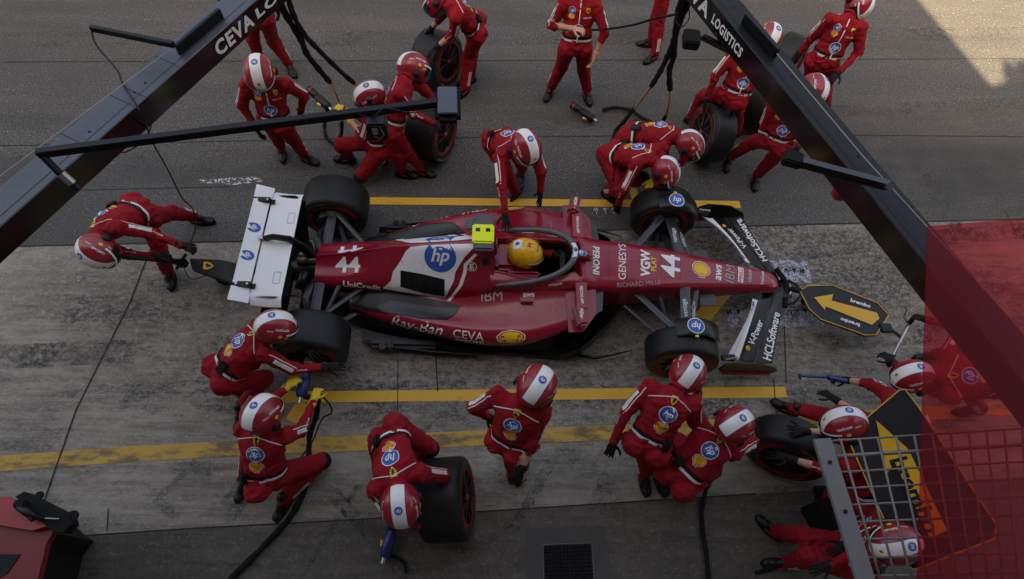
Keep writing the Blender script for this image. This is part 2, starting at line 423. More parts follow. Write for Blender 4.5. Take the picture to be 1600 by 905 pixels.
for pts, w in (([(8, 97), (700, 95), (1600, 92)], .012), ([(0, 228), (500, 218), (1200, 210), (1600, 214)], .012), ([(0, 300), (360, 292)], .008)):
    strip([P2(*p) for p in pts], w, .004, M_SEAM, sm)
for pts, w in (([(238, 383), (205, 470), (160, 560), (120, 640), (95, 712), (60, 812)], .014), ([(680, 540), (684, 612)], .012), ([(622, 560), (621, 660)], .008), ([(1208, 590), (1216, 700)], .01),
               ([(1225, 510), (1228, 600)], .01), ([(60, 842), (300, 826), (560, 812), (1180, 772)], .012), ([(0, 386), (360, 378), (1230, 352), (1600, 343)], .016), ([(170, 795), (168, 830)], .01), ([(1570, 330), (1590, 372)], .008)):
    strip([P2(*p) for p in pts], w, .0105, M_SEAM, sm)
struct(sm.build('joint_lines'))
# worn white hatched test patches and scale marks
def worn(name, col, cover, alpha=1.0):
    m = bpy.data.materials.new(name); n, b = nodes(m); co = N_(n, 'ShaderNodeTexCoord').outputs['Object']
    t = tex(n, co, 14, 7, .75); t2 = tex(n, co, 45, 4, .7)
    ad = N_(n, 'ShaderNodeMath', operation='ADD'); n.links.new(t, ad.inputs[0]); n.links.new(t2, ad.inputs[1])
    a = mul(n, rng(n, ad.outputs[0], 1.0-cover, 1.16-cover), alpha)
    if alpha < 1: a = mul(n, a, rng(n, tex(n, co, 1.7, 5, .6, loc=(2, 8, 0)), .38, .6))
    n.links.new(mixc(n, a, (.13, .12, .11), col), b.inputs['Base Color']); b.inputs['Roughness'].default_value = .8
    tr = N_(n, 'ShaderNodeBsdfTransparent'); mx = N_(n, 'ShaderNodeMixShader')
    n.links.new(a, mx.inputs[0]); n.links.new(tr.outputs[0], mx.inputs[1]); n.links.new(b.outputs[0], mx.inputs[2])
    n.links.new(mx.outputs[0], n.nodes['Material Output'].inputs[0]); return m
M_WORN = worn('worn_white', (.36, .38, .45), .12); M_CHK = worn('chalk_white', (.6, .6, .6), .04)
sheet('white_patch', [P2(1165, 404), P2(1262, 409), P2(1268, 443), P2(1175, 438)], .009, M_WORN)
sheet('white_patch', [P2(1140, 484), P2(1240, 482), P2(1290, 500), P2(1286, 510), P2(1180, 514), P2(1135, 512)], .009, M_WORN)
sheet('chalk_mark', [P2(312, 281), P2(408, 276), P2(410, 284), P2(362, 290), P2(314, 286)], .005, M_CHK)
def gtext(s, a, b, h, m, z=.011, name='painted_number'):
    A, B_ = pix(*a), pix(*b); U = (B_-A); w = U.length; U.normalize(); V = Vector((-U.y, U.x, 0)); t = text2d(s, .02)
    C_ = (A+B_)/2; mb = MB(); sy = h/(t[2]*w) if h else 1
    mb.add([(C_ + U*x*w + V*y*w*sy) + Vector((0, 0, z)) for x, y in t[0]], t[1], m); struct(mb.build(name))
for s_, x, y in (('3', 1228, 424), ('4', 1240, 424), ('5', 1253, 424), ('2', 1233, 488), ('3', 1245, 488), ('4', 1257, 486), ('5', 1139, 488), ('4', 1153, 488)):
    gtext(s_, (x, y+4), (x, y-4), .05, M_BLKM)
for s_, x, y in (('-5', 931, 330), ('-4', 945, 330), ('-3', 958, 330)):
    gtext(s_, (x, y+5), (x, y-5), .05, M_CHALK, .006)
# rubber scuffs on the asphalt
M_SCUFF = worn('tyre_scuff', (.02, .018, .016), .08, .75)
for pts, w in (([(-40, 560), (430, 540)], .26), ([(1240, 395), (1420, 375), (1620, 360)], .22), ([(1240, 540), (1640, 505)], .22), ([(520, 770), (640, 905)], .12), ([(880, 690), (800, 830)], .10), ([(960, 720), (930, 800)], .16), ([(1450, 270), (1495, 360)], .16), ([(560, 760), (470, 905)], .05), ([(690, 640), (640, 700)], .06), ([(320, 730), (255, 800)], .28), ([(400, 740), (345, 815)], .22)):
    mb = MB(); strip([P2(*p) for p in pts], w, .0125, M_SCUFF, mb); struct(mb.build('tyre_mark'))
for pts, w in (([(-40, 62), (700, 60), (1640, 52)], .3), ([(-40, 255), (560, 248)], .35), ([(1150, 262), (1640, 250)], .3), ([(700, 200), (1640, 160)], .22)):
    mb = MB(); strip([P2(*p) for p in pts], w, .0045, worn('lane_rubber', (.014, .013, .013), .06, .55), mb); struct(mb.build('tyre_mark'))
for pts in ([(1170, 45), (1300, -30)], [(185, 72), (212, 73)], [(1405, 55), (1470, 20)]):
    mb = MB(); strip([P2(*p) for p in pts], .03, .005, worn('faded_yellow%d' % pts[0][0], (.30, .22, .11), .02, .8), mb); struct(mb.build('faded_line'))

# drain cover set in a concrete square
dr = MB(); q = [pix(820, 826), pix(945, 822), pix(958, 930), pix(822, 935)]
dr.add([(v.x, v.y, .013) for v in q], [(0, 3, 2, 1)], mat('drain_surround', (.075, .068, .060), .8, noise_amt=.35, nscale=9, bump=.4))
t = thing('drain_cover', 'square metal drain grid set in the garage apron concrete', 'drain cover', tuple(pix(885, 870)))
dr.build('surround', t)
dg_ = MB(); A, B_, C_, D_ = pix(848, 852), pix(924, 849), pix(930, 935), pix(850, 935)
dg_.quad(*[(v.x, v.y, .016) for v in (A, D_, C_, B_)], M_DARK)
for i in range(15):
    f = i/14
    for (a, b, c, d) in ((A, B_, D_, C_), (A, D_, B_, C_)):
        p0 = a.lerp(b, f); p1 = c.lerp(d, f)
        dg_.tube([p0+Vector((0, 0, .02)), p1+Vector((0, 0, .02))], .006, M_GREYM if i in (0, 14) else M_BLKM, 4)
dg_.build('grid', t)

# ------------------------------------------------------------------ pit building behind the camera: its roof throws the shade over the lane
off = (math.sin(SUN_AZ), math.cos(SUN_AZ)); H = 12.0; sh = H/math.tan(SUN_EL)
c0 = pix(1550, 135); c1 = pix(1435, 0); c2 = pix(1600, 116)
def up(v): return (v[0]-off[0]*sh, v[1]-off[1]*sh)
k0 = up(c0); d1 = (c1-c0); d2 = (c2-c0)
k1 = up(c0 + d1*2.2); k2 = up(c0 + d2*60)
bld = thing('pit_building', 'tall pit garage building behind the camera with a flat overhanging roof', 'building', (0, -8, 0))
rf = MB(); rf.prism([(-60, -30), (k2[0], -30), k2, k0, k1, (-60, k1[1])], H-.4, H, M_WALL); rf.build('roof', bld)
wl = MB(); wl.box((-17, -7.4, 6), (86, .4, 12), M_WALL); wl.box((-27, -4.3, 4.2), (46, .25, 2.2), M_WALL); wl.build('wall', bld)
rp = thing('shadow_shrub', 'scrubby shrub standing at the roof edge whose shadow falls on the sunlit asphalt', 'shrub', (0, 0, H)); sb = MB(); random.seed(3)  # unseen shrub, placed so its shadow breaks the edge of the sunlit patch
for px_, py_, r_s in ((1606, 104, .10), (1592, 100, .07), (1584, 110, .06), (1600, 116, .1), (1578, 104, .04), (1572, 116, .05)):
    q_ = up(pix(px_, py_)); zz_ = H + random.uniform(.05, .2); q_ = (q_[0]-off[0]*(zz_-H)/math.tan(SUN_EL), q_[1]-off[1]*(zz_-H)/math.tan(SUN_EL)); sb.tube([(q_[0], q_[1], H-.1), (q_[0], q_[1], zz_), (q_[0]+random.uniform(-.2, .2), q_[1]+random.uniform(-.1, .2), zz_+.12)], [r_s*.6, r_s, r_s*.5], mat('shrub_green', (.05, .08, .02), .8), 7)
sb.build('branches', rp)
gs = thing('low_sky_blocker', 'long dark grandstand standing opposite the garages across the pit lane', 'building', (0, 24, 0))  # unseen stand added to block low sky and deepen contact shade
gb = MB(); gb.prism([(-70, 17), (70, 17), (70, 19), (-70, 19)], 0, 3.5, mat('sky_blocker_dark', (.06, .06, .065), .9)); gb.build('front_wall', gs)
gb = MB()
for i in range(14): gb.prism([(-70, 19+i*.9), (70, 19+i*.9), (70, 19.89+i*.9), (-70, 19.89+i*.9)], 0, 3.6+i*.62, mat('sky_blocker_dark', (.06, .06, .065), .9))
gb.build('terrace', gs); gb = MB(); gb.prism([(-70, 22), (70, 22), (70, 33), (-70, 33)], 14, 14.3, mat('sky_blocker_dark', (.06, .06, .065), .9))
for i in range(9): gb.box((-64+i*16, 32, 7), (.4, .4, 14), mat('sky_blocker_dark', (.06, .06, .065), .9))
gb.build('roof', gs)
bs = MB(); bs.prism([(-40, -8.5), (6.4, -8.5), (6.4, .5), (4.8, .3), (3.3, -2.2), (-40, -2.6)], 7.0, 7.2, M_WALL); bs.build('shade_slab', bld)  # unseen overhead slab, added and shaped to darken the near and right ground
# ================================================================== RACING CAR
YC = -.02
car = thing('racing_car', 'dark red open wheel racing car number 44 stopped in the yellow pit box', 'racing car', (1.8, YC, 0))
def pchip(xs, ys, x):
    xs, ys = np.array(xs, float), np.array(ys, float); n = len(xs); h = np.diff(xs); dl = np.diff(ys)/h; m = np.zeros(n)
    m[0], m[-1] = dl[0], dl[-1]
    for i in range(1, n-1):
        if dl[i-1]*dl[i] > 0:
            w1, w2 = 2*h[i]+h[i-1], h[i]+2*h[i-1]; m[i] = (w1+w2)/(w1/dl[i-1]+w2/dl[i])
    x = np.clip(x, xs[0], xs[-1]); i = np.clip(np.searchsorted(xs, x)-1, 0, n-2); t = (x-xs[i])/h[i]
    return (2*t**3-3*t**2+1)*ys[i]+(t**3-2*t**2+t)*h[i]*m[i]+(-2*t**3+3*t**2)*ys[i+1]+(t**3-t**2)*h[i]*m[i+1]
def catmull(P, sub=5):
    P = [np.array(p, float) for p in P]; out = []
    Q = [P[0]*2-P[1]]+P+[P[-1]*2-P[-2]]
    for i in range(1, len(Q)-2):
        for k in range(sub):
            t = k/sub; a, b, c, d = Q[i-1:i+3]
            out.append(.5*((2*b)+(c-a)*t+(2*a-5*b+4*c-d)*t*t+(3*b-a-3*c+d)*t**3))
    out.append(P[-1]); return out
def loft_half(keys, xs, side=None, sub=5, linear=False):
    """keys {x: [(y,z)...]} ; full section mirrored when side is None"""
    kx = sorted(keys); n = len(keys[kx[0]]); rows = []
    for x in xs:
        pts = [(float(pchip(kx, [keys[k][i][0] for k in kx], x)), float(pchip(kx, [keys[k][i][1] for k in kx], x))) for i in range(n)]
        pr = pts if linear else catmull(pts, sub)
        if side is None:
            row = [Vector((x, YC-p[0], p[1])) for p in reversed(pr[1:])] + [Vector((x, YC+p[0], p[1])) for p in pr]
        else: row = [Vector((x, YC+side*p[0], p[1])) for p in pr]
        rows.append(row)
    return rows
frange = lambda a, b, n: [a+(b-a)*i/(n-1) for i in range(n)]

# engine cover ------------------------------------------------------
EC = {-.03: [(0,.645),(.016,.612),(.09,.575),(.19,.545),(.235,.48),(.22,.39),(.16,.33)],
      .25: [(0,.71),(.018,.672),(.09,.60),(.19,.575),(.25,.51),(.24,.40),(.2,.34)],
      .45: [(0,.765),(.02,.73),(.10,.65),(.19,.60),(.255,.52),(.25,.41),(.2,.35)],
      .85: [(0,.88),(.035,.855),(.12,.765),(.205,.67),(.285,.55),(.295,.44),(.25,.36)],
      1.2: [(0,.935),(.055,.91),(.13,.82),(.22,.71),(.32,.58),(.335,.46),(.30,.36)],
      1.55: [(0,.99),(.08,.965),(.14,.87),(.21,.76),(.33,.62),(.37,.48),(.34,.36)],
      1.74: [(0,1.035),(.085,1.01),(.14,.90),(.20,.79),(.32,.66),(.38,.52),(.36,.36)]}
b = MB(); rows = loft_half(EC, frange(-.03, 1.74, 60)); b.grid(rows, M_RED)
k = len(rows[0]); b.add(rows[0], [tuple(range(k))], M_DARK)
ecover = b.build('engine_cover', car, smooth=True)
# airbox mouth and roll hoop
b = MB(); fr = rows[-1]; 
b.add([v.copy() for v in fr], [tuple(range(len(fr)))], M_RED)
b.build('rear_bulkhead', car)
b = MB()
for sx, (w, z0, z1) in ((0, (.075, .84, 1.0)),):
    ring = [Vector((1.75, YC + w*math.cos(a)*(1.15 if math.sin(a) < 0 else 1), (z0+z1)/2 + (z1-z0)/2*math.sin(a))) for a in frange(0, 2*math.pi, 25)[:-1]]
    b.add(ring, [tuple(range(len(ring)))], M_DARK); b.tube(ring+[ring[0]], .012, M_RED, 8)
b.build('airbox_intake', car, smooth=True)

# monocoque and nose -----------------------------------------------
def nk(x, zt, w, zb, drop=0, rim=0):
    if drop:   # cockpit: recessed middle
        return [(0, drop), (rim-.05, drop), (rim-.02, drop+.04), (rim, zt-.03), (rim+.035, zt), (w-.02, zt-.04), (w, zt-.13), (w-.02, zb+.08), (w-.1, zb)]
    return [(0, zt), (w*.35, zt-.002), (w*.55, zt-.006), (w*.72, zt-.014), (w*.86, zt-.03), (w*.95, zt-.055), (w, zt-.13*min(1, w/.22)), (w*.95, zb+.05), (w*.6, zb)]
NK = {1.70: nk(0, .76, .34, .12, .25, .17), 1.86: nk(0, .74, .34, .12, .22, .19), 2.10: nk(0, .70, .335, .12, .2, .215), 2.40: nk(0, .705, .32, .12, .2, .20), 2.52: nk(0, .73, .31, .12, .3, .15), 2.60: nk(0, .745, .305, .13),
      2.75: nk(0, .70, .30, .14), 3.02: nk(0, .675, .283, .17), 3.25: nk(0, .655, .265, .2), 3.52: nk(0, .632, .24, .23), 3.84: nk(0, .58, .205, .26), 4.17: nk(0, .515, .165, .27),
      4.42: nk(0, .475, .14, .27), 4.60: nk(0, .44, .118, .265), 4.70: nk(0, .395, .098, .26), 4.745: nk(0, .35, .07, .27), 4.762: nk(0, .325, .03, .29)}
b = MB(); xs = frange(1.70, 2.44, 20)+frange(2.47, 2.64, 9)+frange(2.7, 4.55, 40)+frange(4.58, 4.762, 12)
rows = loft_half(NK, xs, sub=4); n = len(rows[0]); mid = n//2
vs = [v for r_ in rows for v in r_]; fR, fD = [], []
for i in range(len(rows)-1):
    for kk in range(n-1):
        f = (i*n+kk, i*n+kk+1, (i+1)*n+kk+1, (i+1)*n+kk)
        c = sum((vs[q] for q in f), Vector())/4
        lowin = c.x < 2.56 and abs(c.y-YC) < .22 and c.z < .64
        (fD if lowin or c.z < .30 and c.x < 3.6 else fR).append(f)
b.add(vs, fR, M_RED); b.add(vs, fD, M_BLKM)
b.add(rows[-1], [tuple(range(n))], M_RED)
chassis = b.build('monocoque', car, smooth=True)

# sidepods ----------------------------------------------------------
SP = {.30: [(.18,.34),(.26,.35),(.34,.345),(.39,.325),(.42,.28),(.40,.2),(.3,.1)],
      .60: [(.18,.42),(.28,.41),(.38,.385),(.46,.36),(.50,.31),(.48,.2),(.3,.1)],
      .95: [(.2,.47),(.30,.425),(.44,.415),(.55,.42),(.61,.36),(.58,.22),(.3,.1)],
      1.35: [(.22,.60),(.34,.50),(.50,.445),(.64,.465),(.72,.39),(.67,.22),(.34,.1)],
      1.75: [(.24,.68),(.38,.585),(.54,.53),(.71,.51),(.79,.42),(.73,.24),(.36,.1)],
      2.05: [(.26,.68),(.40,.60),(.56,.56),(.72,.535),(.80,.45),(.72,.28),(.36,.1)],
      2.30: [(.26,.67),(.40,.605),(.54,.58),(.67,.555),(.745,.48),(.62,.33),(.36,.1)],
      2.50: [(.26,.645),(.38,.60),(.50,.59),(.60,.57),(.665,.52),(.54,.36),(.36,.1)],
      2.62: [(.26,.65),(.36,.61),(.46,.60),(.545,.585),(.60,.54),(.48,.38),(.36,.12)]}
pods = []
for s_ in (1, -1):
    b = MB(); rows = loft_half(SP, frange(.30, 2.62, 50), s_, 5); n = len(rows[0])
    b.grid(rows, M_RED); b.add(rows[-1], [tuple(range(n))], M_DARK)
    pods.append(b.build('sidepod', car, smooth=True))
    # overbite lip and vertical inlet plate
    b = MB(); 
    b.slab([(2.44, YC+s_*.30, .60), (2.74, YC+s_*.30, .62), (2.735, YC+s_*.55, .60), (2.60, YC+s_*.74, .585), (2.46, YC+s_*.745, .575)], (0, 0, 1), .018, M_RED)
    b.build('inlet_lip', car)
    b = MB(); b.slab([(2.60, YC+s_*.29, .56), (2.82, YC+s_*.29, .585), (2.80, YC+s_*.50, .575), (2.62, YC+s_*.62, .56)], (0, 0, 1), .012, M_CARBG); b.build('carbon_shelf', car)
    # mirror stay, red plate and mirror pod
    b = MB(); b.slab([(2.53, YC+s_*.27, .70), (2.64, YC+s_*.26, .70), (2.63, YC+s_*.55, .715), (2.53, YC+s_*.55, .715)], (0, 0, 1), .014, M_RED); st = b.build('mirror_stay', car)
    b = MB(); Mm = Matrix.Translation((2.56, YC+s_*.645, .735)) @ Matrix.Rotation(-s_*.22, 4, 'Z'); b.box((0, 0, 0), (.10, .21, .085), M_RED, M4=Mm, bev=.025); mr = b.build('mirror', car, smooth=True, sharp=40)
    b = MB(); b.box((-.055, 0, 0), (.012, .19, .07), M_VIS, M4=Mm, bev=.004); b.build('mirror_glass', mr)
    # little wing beside the cockpit
    b = MB(); b.box((2.06, YC+s_*.44, .655), (.13, .05, .012), M_RED, bev=.004); b.box((2.06, YC+s_*.42, .62), (.02, .02, .07), M_RED); b.build('winglet', car)

# floor --------------------------------------------------------------
fl = [(-.28,.0),(-.28,.30),(.05,.32),(.38,.50),(.42,.66),(.95,.76),(1.45,.76),(1.9,.76),(2.35,.80),(2.58,.78),(2.78,.62),(2.90,.42),(3.02,.30),(3.05,.0)]
poly = [(x, YC+y) for x, y in fl] + [(x, YC-y) for x, y in reversed(fl[1:-1])]
b = MB(); b.prism(poly, .055, .085, M_CARB)
floor_ = b.build('floor', car)
for s_ in (1, -1):
    b = MB()
    b.grid([[Vector((x, YC+s_*(y+o), z+dz)) for o, dz in ((-.05, -.02), (0, .0), (.035, .03), (.04, .06), (.03, .06), (-.0, .012))] for x, y, z in [(.45,.66,.09),(.8,.72,.10),(1.2,.76,.10),(1.6,.77,.09)]], M_CARB)
    b.tube([(.62, YC+s_*.74, .1), (.64, YC+s_*.75, .17)], .035, M_CARB, 10); b.box((.85, YC+s_*.70, .12), (.7, .10, .09), M_CARB, bev=.03)
    b.box((.72, YC+s_*.72, .15), (.05, .12, .08), M_CARB, bev=.015); b.build('edge_wing', floor_, smooth=True, sharp=40)
    for j, (x0, y0, x1, y1, h) in enumerate([(2.42,.80,2.80,.60,.30),(2.6,.66,2.98,.42,.34),(2.75,.5,3.05,.32,.32)]):
        b = MB(); rows = []
        for t in frange(0, 1, 9):
            x = x0+(x1-x0)*t; y = y0+(y1-y0)*t+.05*math.sin(t*math.pi); rows.append([Vector((x, YC+s_*(y+.02*q), .07+q*(h*(.55+.45*t)))) for q in (0, .5, 1)])
        b.grid(rows, M_CARB); b.grid([[v+Vector((0, .008*s_, 0)) for v in r_] for r_ in rows], M_CARB); b.build('floor_fence', floor_, smooth=True)
    b = MB(); b.tube([(2.62, YC-s_*0+s_*.76, .07), (2.78, YC+s_*.80, .10), (2.98, YC+s_*.76, .10), (3.18, YC+s_*.70, .09)], [.02, .018, .012, .004], M_CARB, 8); b.build('floor_strake', floor_, smooth=True)
    # dark bulged body below the sidepod
    b = MB(); rows = loft_half({.0:[(.15,.36),(.24,.30),(.30,.2),(.3,.08)], .5:[(.3,.3),(.42,.27),(.52,.18),(.55,.08)], 1.4:[(.5,.25),(.6,.24),(.66,.16),(.68,.08)], 2.2:[(.5,.3),(.62,.28),(.7,.16),(.74,.08)], 2.7:[(.3,.36),(.42,.3),(.52,.18),(.56,.08)], 3.0:[(.2,.3),(.26,.22),(.28,.14),(.3,.08)]}, frange(0, 3.0, 30), s_, 4)
    b.grid(rows, M_CARB); b.build('lower_body', car, smooth=True)

# gearbox, rear structure -------------------------------------------
b = MB(); b.tube([(.1, YC, .40), (-.15, YC, .38), (-.42, YC, .34), (-.72, YC, .31)], [.17, .15, .10, .055], M_CARB, 16); 
b.tube([(.02, YC, .55), (-.22, YC, .54)], .055, mat('exhaust_metal', (.10, .08, .06), .35, metal=.9), 14)
b.build('rear_crash_structure', car, smooth=True)
b = MB(); b.box((-.79, YC, .31), (.03, .12, .10), M_TRED, bev=.01); b.build('rain_light', car)
b = MB()
for s_ in (1, -1):
    b.tube([(-.02, YC+s_*.12, .45), (-.12, YC+s_*.35, .40), (-.05, YC+s_*.55, .36)], .045, M_CARBG, 10)
    b.tube([(-.14, YC+s_*.1, .50), (-.2, YC+s_*.26, .42)], .05, M_CARB, 10)
b.build('driveshaft', car, smooth=True)

# wheels -------------------------------------------------------------
def wheel_meshes(W, R=.352):
    prof = [(-.5,.235),(-.5,.27),(-.505,.295),(-.48,.325),(-.44,.342),(-.36,.350),(-.15,R),(.15,R),(.36,.350),(.44,.342),(.48,.325),(.505,.295),(.5,.27),(.5,.235)]
    n = 72; tb = MB(); rows = []
    for j in range(n):
        a = 2*math.pi*j/n; rows.append([Vector((q[1]*math.cos(a), q[0]*W, q[1]*math.sin(a))) for q in prof])
    rows.append(rows[0]); R_ = len(rows); C_ = len(prof)
    vs = [v for r_ in rows for v in r_]; f1, f2 = [], []
    for i in range(R_-1):
        for k in range(C_-1): (f2 if k in (0, 1, 2, 10, 11, 12) else f1).append((i*C_+k, i*C_+k+1, (i+1)*C_+k+1, (i+1)*C_+k))
    tb.add(vs, f1, M_RUB); tb.add(vs, f2, M_SIDE)
    mks = []
    for s_ in (1, -1):      # thin red band and lettering blocks
        mk = MB()
        for a_c, word in ((.75, 'PIRELLI'), (3.9, 'PIRELLI')):
            t = text2d(word, .04); mk.add([((.270+y*.22)*math.cos(a_c-s_*x*.8*-1), s_*(.509*W+.002), (.270+y*.22)*math.sin(a_c-s_*x*.8*-1)) for x, y in t[0]], t[1], M_SOFT)
        for (a0, a1, r0, r1, m) in ((0, 2*math.pi, .240, .247, M_SOFT), (1.6, 2.7, .298, .304, M_YMARK), (4.75, 5.85, .298, .304, M_YMARK)):
            mk.grid([[Vector((r*math.cos(a), s_*(.507*W+.0015 if r > .26 else .503*W), r*math.sin(a))) for r in (r0, r1)] for a in frange(a0, a1, 40)], m)
        mks.append(('sidewall_marking', mk.mesh('sidewall_marking')))
    rm = MB(); P = []
    for s_ in (1, -1): 
        q = [(.235, .495), (.225, .47), (.215, .44), (.20, .43), (.10, .42), (.045, .44), (.04, .475), (.0, .48)]; P += [(r, s_*y) for r, y in (reversed(q) if s_ > 0 else q)]
    rm.grid([[Vector((r*math.cos(a), y*W, r*math.sin(a))) for r, y in P] for a in frange(0, 2*math.pi, 49)], M_RIM)
    sps = []
    for s_ in (1, -1):
        sp_ = MB()
        for k in range(10):
            a = 2*math.pi*k/10
            sp_.tube([(.0, s_*.455*W, 0), (.05*math.cos(a), s_*.46*W, .05*math.sin(a)), (.218*math.cos(a+.15), s_*.46*W, .218*math.sin(a+.15))], .010, M_RIM, 6)
        sp_.tube([(0, s_*.44*W, 0), (0, s_*.52*W, 0)], [.034, .026], M_TRED, 10); sps.append(('spokes', sp_.mesh('spokes', True)))
        ring = MB(); ring.grid([[Vector((r*math.cos(a), s_*y*W, r*math.sin(a))) for r, y in ((.230, .498), (.224, .50), (.222, .488))] for a in frange(0, 2*math.pi, 49)], M_SOFT); sps.append(('rim_edge', ring.mesh('rim_edge', True)))
    return tb.mesh('tyre', True), mks, rm.mesh('rim', True), sps
WM = {'r': wheel_meshes(.385), 'f': wheel_meshes(.29)}
def put_wheel(kind, mw, parent, name='tyre'):
    tyre, mks, rim, sps = WM[kind]; a = link(name, tyre, parent, mw)
    if parent is car:
        for nm_, me_ in mks + [('rim', rim)] + sps: link(nm_, me_, a, mw)
        return a
    r = link('rim', rim, parent, mw)
    for nm_, me_ in mks: link(nm_, me_, a, mw)
    for nm_, me_ in sps: link(nm_, me_, r, mw)
    return a
for kind, x, y, st in (('r', 0, .80, 0), ('r', 0, -.80, 0), ('f', 3.6, .835, -.05), ('f', 3.6, -.835, -.05)):
    mw = Matrix.Translation((x, YC*.5+y, .352)) @ Matrix.Rotation(st, 4, 'Z')
    t_ = put_wheel(kind, mw, car, 'wheel')
    b = MB(); s_ = -1 if y > 0 else 1; W = .385 if kind == 'r' else .29
    b.tube([(x, YC*.5+y+s_*W*.30, .352), (x, YC*.5+y+s_*(W*.5+.05), .352)], [.21, .16], M_BLK, 24); b.build('brake_drum', t_, smooth=True, sharp=40)
    if kind == 'f':   # deflector over the tyre
        b = MB(); rws = []
        for a in frange(rad(38), rad(112), 14):
            rr = .385+.02*math.sin((a-rad(38))*2.3); rws.append([Vector((x+rr*math.cos(a)+.01, YC*.5+y+s_*q, .352+rr*math.sin(a)-dz)) for q, dz in ((.01, .01), (.03, 0), (.12, .0), (.19, .01), (.21, .05))])
        b.grid(rws, M_CARB); b.grid([[v+Vector((0, 0, -.008)) for v in r_] for r_ in rws], M_CARB)
        dv = b.build('tyre_deflector', car, smooth=True)
        bb = bvh_of([dv]); b = MB(); a = rad(84); c = Vector((x+.39*math.cos(a), YC*.5+y+s_*.105, .352+.39*math.sin(a))); nn = Vector((math.cos(a), 0, math.sin(a))).normalized()
        V_ = Vector((0, -s_, 0)); U_ = V_.cross(nn)
        lay(L_badge(), c, U_, V_, nn, bb, .165, b, off=.004); b.build('round_badge', dv)
        b = MB(); b.box(c + V_*.10, (.03, .03, .012), M_YEL); b.build('tyre_sensor', dv)

# suspension arms (flat aerofoil bars) ------------------------------
def arm(a, c, w, parent, name='suspension_arm', m=None, th=.02):
    a, c = Vector(a), Vector(c); d = (c-a).normalized(); s2 = Vector((1, 0, 0)); s2 = (s2-d*s2.dot(d)).normalized(); u2 = d.cross(s2)
    b = MB(); rws = []
    for t in (0, 1):
        p = a.lerp(c, t); rws.append([p + s2*(w/2*math.cos(q)) + u2*(th/2*math.sin(q)) for q in frange(0, 2*math.pi, 17)[:-1]])
    b.grid(rws, m or M_CARBG, close=True); return b.build(name, parent, smooth=True)
SA = []
for s_ in (1, -1):
    y_ = lambda v: YC+s_*v
    SA.append(arm((3.66, y_(.20), .56), (3.62, y_(.66), .52), .105, car))
    SA.append(arm((3.80, y_(.18), .50), (3.68, y_(.66), .46), .055, car))
    arm((3.18, y_(.25), .50), (3.52, y_(.66), .53), .075, car); arm((3.10, y_(.25), .26), (3.52, y_(.68), .24), .06, car); arm((3.72, y_(.20), .28), (3.62, y_(.68), .22), .07, car)
    arm((3.42, y_(.22), .44), (3.56, y_(.66), .25), .045, car)
    arm((.02, y_(.18), .50), (.02, y_(.62), .50), .10, car); arm((.42, y_(.24), .44), (.06, y_(.62), .50), .05, car); arm((.55, y_(.3), .26), (.05, y_(.62), .22), .06, car); arm((-.14, y_(.14), .36), (-.06, y_(.62), .26), .09, car)
    arm((.22, y_(.22), .50), (.05, y_(.62), .36), .045, car)
    b = MB(); b.box((3.93, YC+s_*.265, .415), (.17, .13, .012), M_CARBG, bev=.004); b.build('nose_winglet', car)

# front wing ---------------------------------------------------------
fw_pts = []
def fwp(px, py, z): v = pix(px, py, z); return (v.x, abs(v.y-YC), z)
LE = [fwp(1224, 452, .24), fwp(1222, 480, .25), fwp(1215, 525, .26), fwp(1207, 568, .28)]
B1 = [fwp(1207, 465, .31), fwp(1200, 490, .31), fwp(1190, 530, .30), fwp(1180, 566, .28)]
B2 = [fwp(1184, 469, .365), fwp(1176, 495, .36), fwp(1168, 520, .345), fwp(1154, 562, .28)]
B3 = [fwp(1180, 468, .38), fwp(1171, 495, .38), fwp(1160, 520, .37), fwp(1143, 561, .295)]
TE = [fwp(1176, 466, .405), fwp(1171, 490, .41), fwp(1154, 524, .395), fwp(1134, 560, .315)]
def crv(P, t):
    i = min(int(t*3), 2); f = t*3-i; P = [np.array(q) for q in P]; Q = [2*P[0]-P[1]]+P+[2*P[-1]-P[-2]]; a, b_, c, d = Q[i:i+4]
    return .5*((2*b_)+(c-a)*f+(2*a-5*b_+4*c-d)*f*f+(3*b_-a-3*c+d)*f**3)
